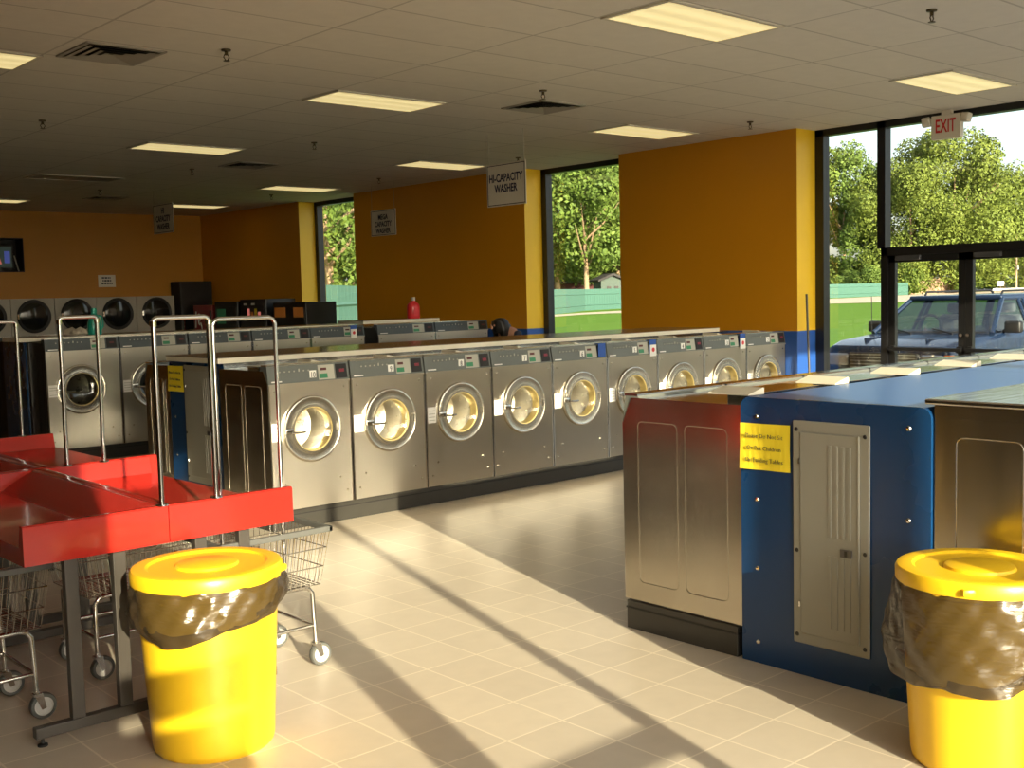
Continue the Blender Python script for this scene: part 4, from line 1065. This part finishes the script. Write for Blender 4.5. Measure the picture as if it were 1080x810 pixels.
# ------------------------------------------------------------------ parked car (front towards the shop: local -x)
GZ = -.015
car = thing('car', 'dark blue four-wheel-drive car parked nose-in outside the glass doors', 'car', (13.35, 7.70, GZ))
b = MB()
def sect(x, hw, z0, z1, rr=.12, n=5):
    pts = []
    for (cy, cz_, a0) in ((hw - rr, z1 - rr, 0), (-hw + rr, z1 - rr, PI / 2), (-hw + rr * .6, z0 + rr * .6, PI), (hw - rr * .6, z0 + rr * .6, 1.5 * PI)):
        q = rr if a0 < 2 else rr * .6
        for k in range(n): a = a0 + k * PI / 2 / (n - 1); pts.append(b.bm.verts.new((x, cy + q * math.cos(a), cz_ + q * math.sin(a))))
    return pts
st = [(.02, .80, .42, .86, .10), (.10, .88, .36, .98, .12), (.35, .91, .33, 1.04, .12), (1.15, .92, .33, 1.09, .10), (1.4, .92, .33, 1.11, .08), (3.0, .92, .33, 1.11, .08), (4.4, .91, .36, 1.10, .08), (4.75, .86, .42, 1.06, .10)]
rings = [sect(*s_) for s_ in st]
for A, B in zip(rings, rings[1:]):
    for k in range(len(A)): b.bm.faces.new((A[k], A[(k + 1) % len(A)], B[(k + 1) % len(A)], B[k]))
b.bm.faces.new(rings[0]); b.bm.faces.new(rings[-1])
# hood ridge lines
b.box(.30, 1.15, -.45, -.43, 1.03, 1.075, bev=.008); b.box(.30, 1.15, .43, .45, 1.03, 1.075, bev=.008)
b.build('body', 'carpaint', car, 40)
RX0, RX1, BX0, BX1, ZR, ZBt = 1.95, 4.50, 1.22, 4.72, 1.555, 1.10
HWB, HWR = .86, .66
b = MB(); b.box(RX0 - .05, RX1, -HWR - .02, HWR + .02, ZR - .02, ZR + .05, bev=.03, seg=3)
def side(x, s_, u): return (x, s_ * (HWB + (HWR - HWB) * u), ZBt + (ZR - ZBt) * u)
for s_ in (1, -1):
    for (xa, xb, r) in ((BX0 + .02, RX0, .035), (2.35, 2.42, .028), (2.52, 2.55, .03), (3.45, 3.42, .03), (3.62, 3.55, .03), (BX1 - .05, RX1 - .03, .06)):
        b.tube([side(xa, s_, 0), side(xb, s_, 1)], r, 8)
    b.tube([side(RX0, s_, 1), side(RX1, s_, 1)], .03, 8)
b.build('roof', 'carpaint', car, 40)
b = MB(); b.poly([(BX0 + .03, -HWB + .05, ZBt), (BX0 + .03, HWB - .05, ZBt), (RX0, HWR - .02, ZR), (RX0, -HWR + .02, ZR)]); b.build('windscreen', 'carglass', car)
for s_ in (1, -1):
    for (a0, a1, c0, c1) in ((BX0 + .1, 2.5, RX0 + .03, 2.5), (2.5, 3.6, 2.5, 3.5), (3.6, BX1 - .08, 3.5, RX1 - .05)):
        b = MB(); b.poly([side(a0, s_ * .995, 0.02), side(a1, s_ * .995, 0.02), side(c1, s_ * .995, .98), side(c0, s_ * .995, .98)]); b.build('side_window', 'carglass', car)
b = MB(); b.poly([(BX1 - .02, -HWB + .06, ZBt), (BX1 - .02, HWB - .06, ZBt), (RX1, HWR - .03, ZR), (RX1, -HWR + .03, ZR)]); b.build('rear_window', 'carglass', car)
for s_ in (1, -1):
    b = MB(); b.box(2.25, 2.75, s_ * .38 - .26, s_ * .38 + .26, .72, 1.0, bev=.06); b.box(2.62, 2.80, s_ * .38 - .24, s_ * .38 + .24, .9, 1.32, bev=.06); b.box(2.66, 2.78, s_ * .38 - .12, s_ * .38 + .12, 1.34, 1.48, bev=.04)
    b.build('seat', 'seat', car, 50)
b = MB(); b.box(1.25, 1.75, -.80, .80, 1.0, 1.13, bev=.05); b.build('dashboard', 'carblack', car)
b = MB(); b.lathe([(.17, -.012), (.19, 0), (.17, .012), (.15, 0), (.17, -.012)], (1.92, .36, 1.16), 24, 'X'); b.build('steering_wheel', 'carblack', car)
for s_ in (1, -1):
    b = MB(); b.box(1.50, 1.62, s_ * 1.0 - .11, s_ * 1.0 + .11, 1.10, 1.26, bev=.03); b.tube([(1.56, s_ * .86, 1.12), (1.56, s_ * .95, 1.15)], .025, 8); b.build('mirror', 'carblack', car, 50)
    b = MB(); b.tube([(2.15, s_ * .56, ZR + .05), (2.2, s_ * .56, ZR + .10), (4.2, s_ * .56, ZR + .10), (4.3, s_ * .56, ZR + .05)], .016, 8); b.build('roof_rail', 'carblack', car, 50)
    b = MB(); b.box(.0, .10, s_ * .66 - .15, s_ * .66 + .15, .72, .88, bev=.03); b.build('headlamp', 'lens', car, 50)
    b = MB(); b.box(.04, .16, s_ * .855 - .045, s_ * .855 + .045, .70, .88, bev=.015); b.build('turn_signal', 'amber', car)
    for xx in (.95, 3.75):
        b = MB(); b.lathe([(0, -.11), (.20, -.11), (.21, -.09), (.34, -.10), (.36, -.06), (.36, .08), (.33, .11), (0, .11)], (xx, s_ * .84, .36), 32, 'Y'); w_ = b.build('wheel', 'tyre', car, 40)
        b = MB(); b.lathe([(0, -.12), (.06, -.125), (.19, -.112), (.2, -.10)] if s_ < 0 else [(0, .12), (.06, .125), (.19, .112), (.2, .10)], (xx, s_ * .84, .36), 24, 'Y'); b.build('hub_cap', 'lens', w_, 40)
b = MB(); b.box(-.06, .10, -.90, .90, .40, .60, bev=.04); b.build('bumper', 'carblack', car, 50)
b = MB(); b.box(-.015, .05, -.48, .48, .68, .90, 0, bev=.01)
for k in range(5): b.box(-.022, -.014, -.46, .46, .70 + k * .042, .712 + k * .042, 1)
b.build('grille', ['carblack', 'lens'], car)
b = MB(); b.box(-.068, -.058, -.16, .16, .44, .56); b.build('number_plate', 'housewhite', car)
b = MB(); b.tube([(1.1, .80, 1.08), (1.12, .82, 1.62)], .005, 6); b.build('aerial', 'carblack', car)
b = MB()
for yy in (-.35, .25): b.tube([(1.18, yy, 1.10), (1.30, yy + .35, 1.16)], .012, 6)
b.build('wiper', 'carblack', car)

# ------------------------------------------------------------------ light
AZ = math.radians(17.3); EL = math.radians(16.3)
d = Vector((math.sin(AZ) * math.cos(EL), math.cos(AZ) * math.cos(EL), -math.sin(EL)))
su = bpy.data.lights.new('sun', 'SUN'); su.energy = 12.6; su.angle = math.radians(.55); su.color = (1, .86, .63)
so = bpy.data.objects.new('sun', su); C.objects.link(so); so.rotation_euler = d.to_track_quat('-Z', 'Y').to_euler(); so.location = (-10, -30, 20)
wd = bpy.data.worlds.new('sky'); bpy.context.scene.world = wd; wd.use_nodes = True; nt = wd.node_tree
bg = nt.nodes['Background']; sk = nt.nodes.new('ShaderNodeTexSky'); sk.sky_type = 'NISHITA'; sk.sun_disc = False
sk.sun_elevation = math.radians(20); sk.sun_rotation = math.atan2(-d.x, -d.y); sk.altitude = 0; sk.air_density = 1.0; sk.dust_density = 2.5; sk.ozone_density = 1
hs = nt.nodes.new('ShaderNodeHueSaturation'); hs.inputs['Saturation'].default_value = .55; nt.links.new(sk.outputs[0], hs.inputs['Color']); nt.links.new(hs.outputs[0], bg.inputs[0]); bg.inputs[1].default_value = .36

# ------------------------------------------------------------------ camera
cd = bpy.data.cameras.new('camera'); co = bpy.data.objects.new('camera', cd); C.objects.link(co)
cd.sensor_fit = 'HORIZONTAL'; cd.sensor_width = 36.0; cd.lens = 1190.7 / 1080 * 36; cd.clip_start = .05; cd.clip_end = 2000
r_ = Vector((.7440, -.6677, -.0250)); u_ = Vector((.0719, .0429, .9965)); f_ = Vector((.6643, .7432, -.0789))
f_.normalize(); r_ = (r_ - f_ * r_.dot(f_)).normalized(); u_ = r_.cross(f_)
co.matrix_world = Matrix(((r_.x, u_.x, -f_.x, 0), (r_.y, u_.y, -f_.y, 0), (r_.z, u_.z, -f_.z, 1.7565), (0, 0, 0, 1)))
sc = bpy.context.scene; sc.camera = co
sc.view_settings.view_transform = 'Standard'; sc.view_settings.look = 'None'; sc.view_settings.gamma = 1; sc.view_settings.use_curve_mapping = False
sc.view_settings.exposure = 0.0
sc.cycles.use_denoising = True; sc.cycles.sample_clamp_indirect = 160; sc.cycles.caustics_reflective = True; sc.cycles.blur_glossy = .3
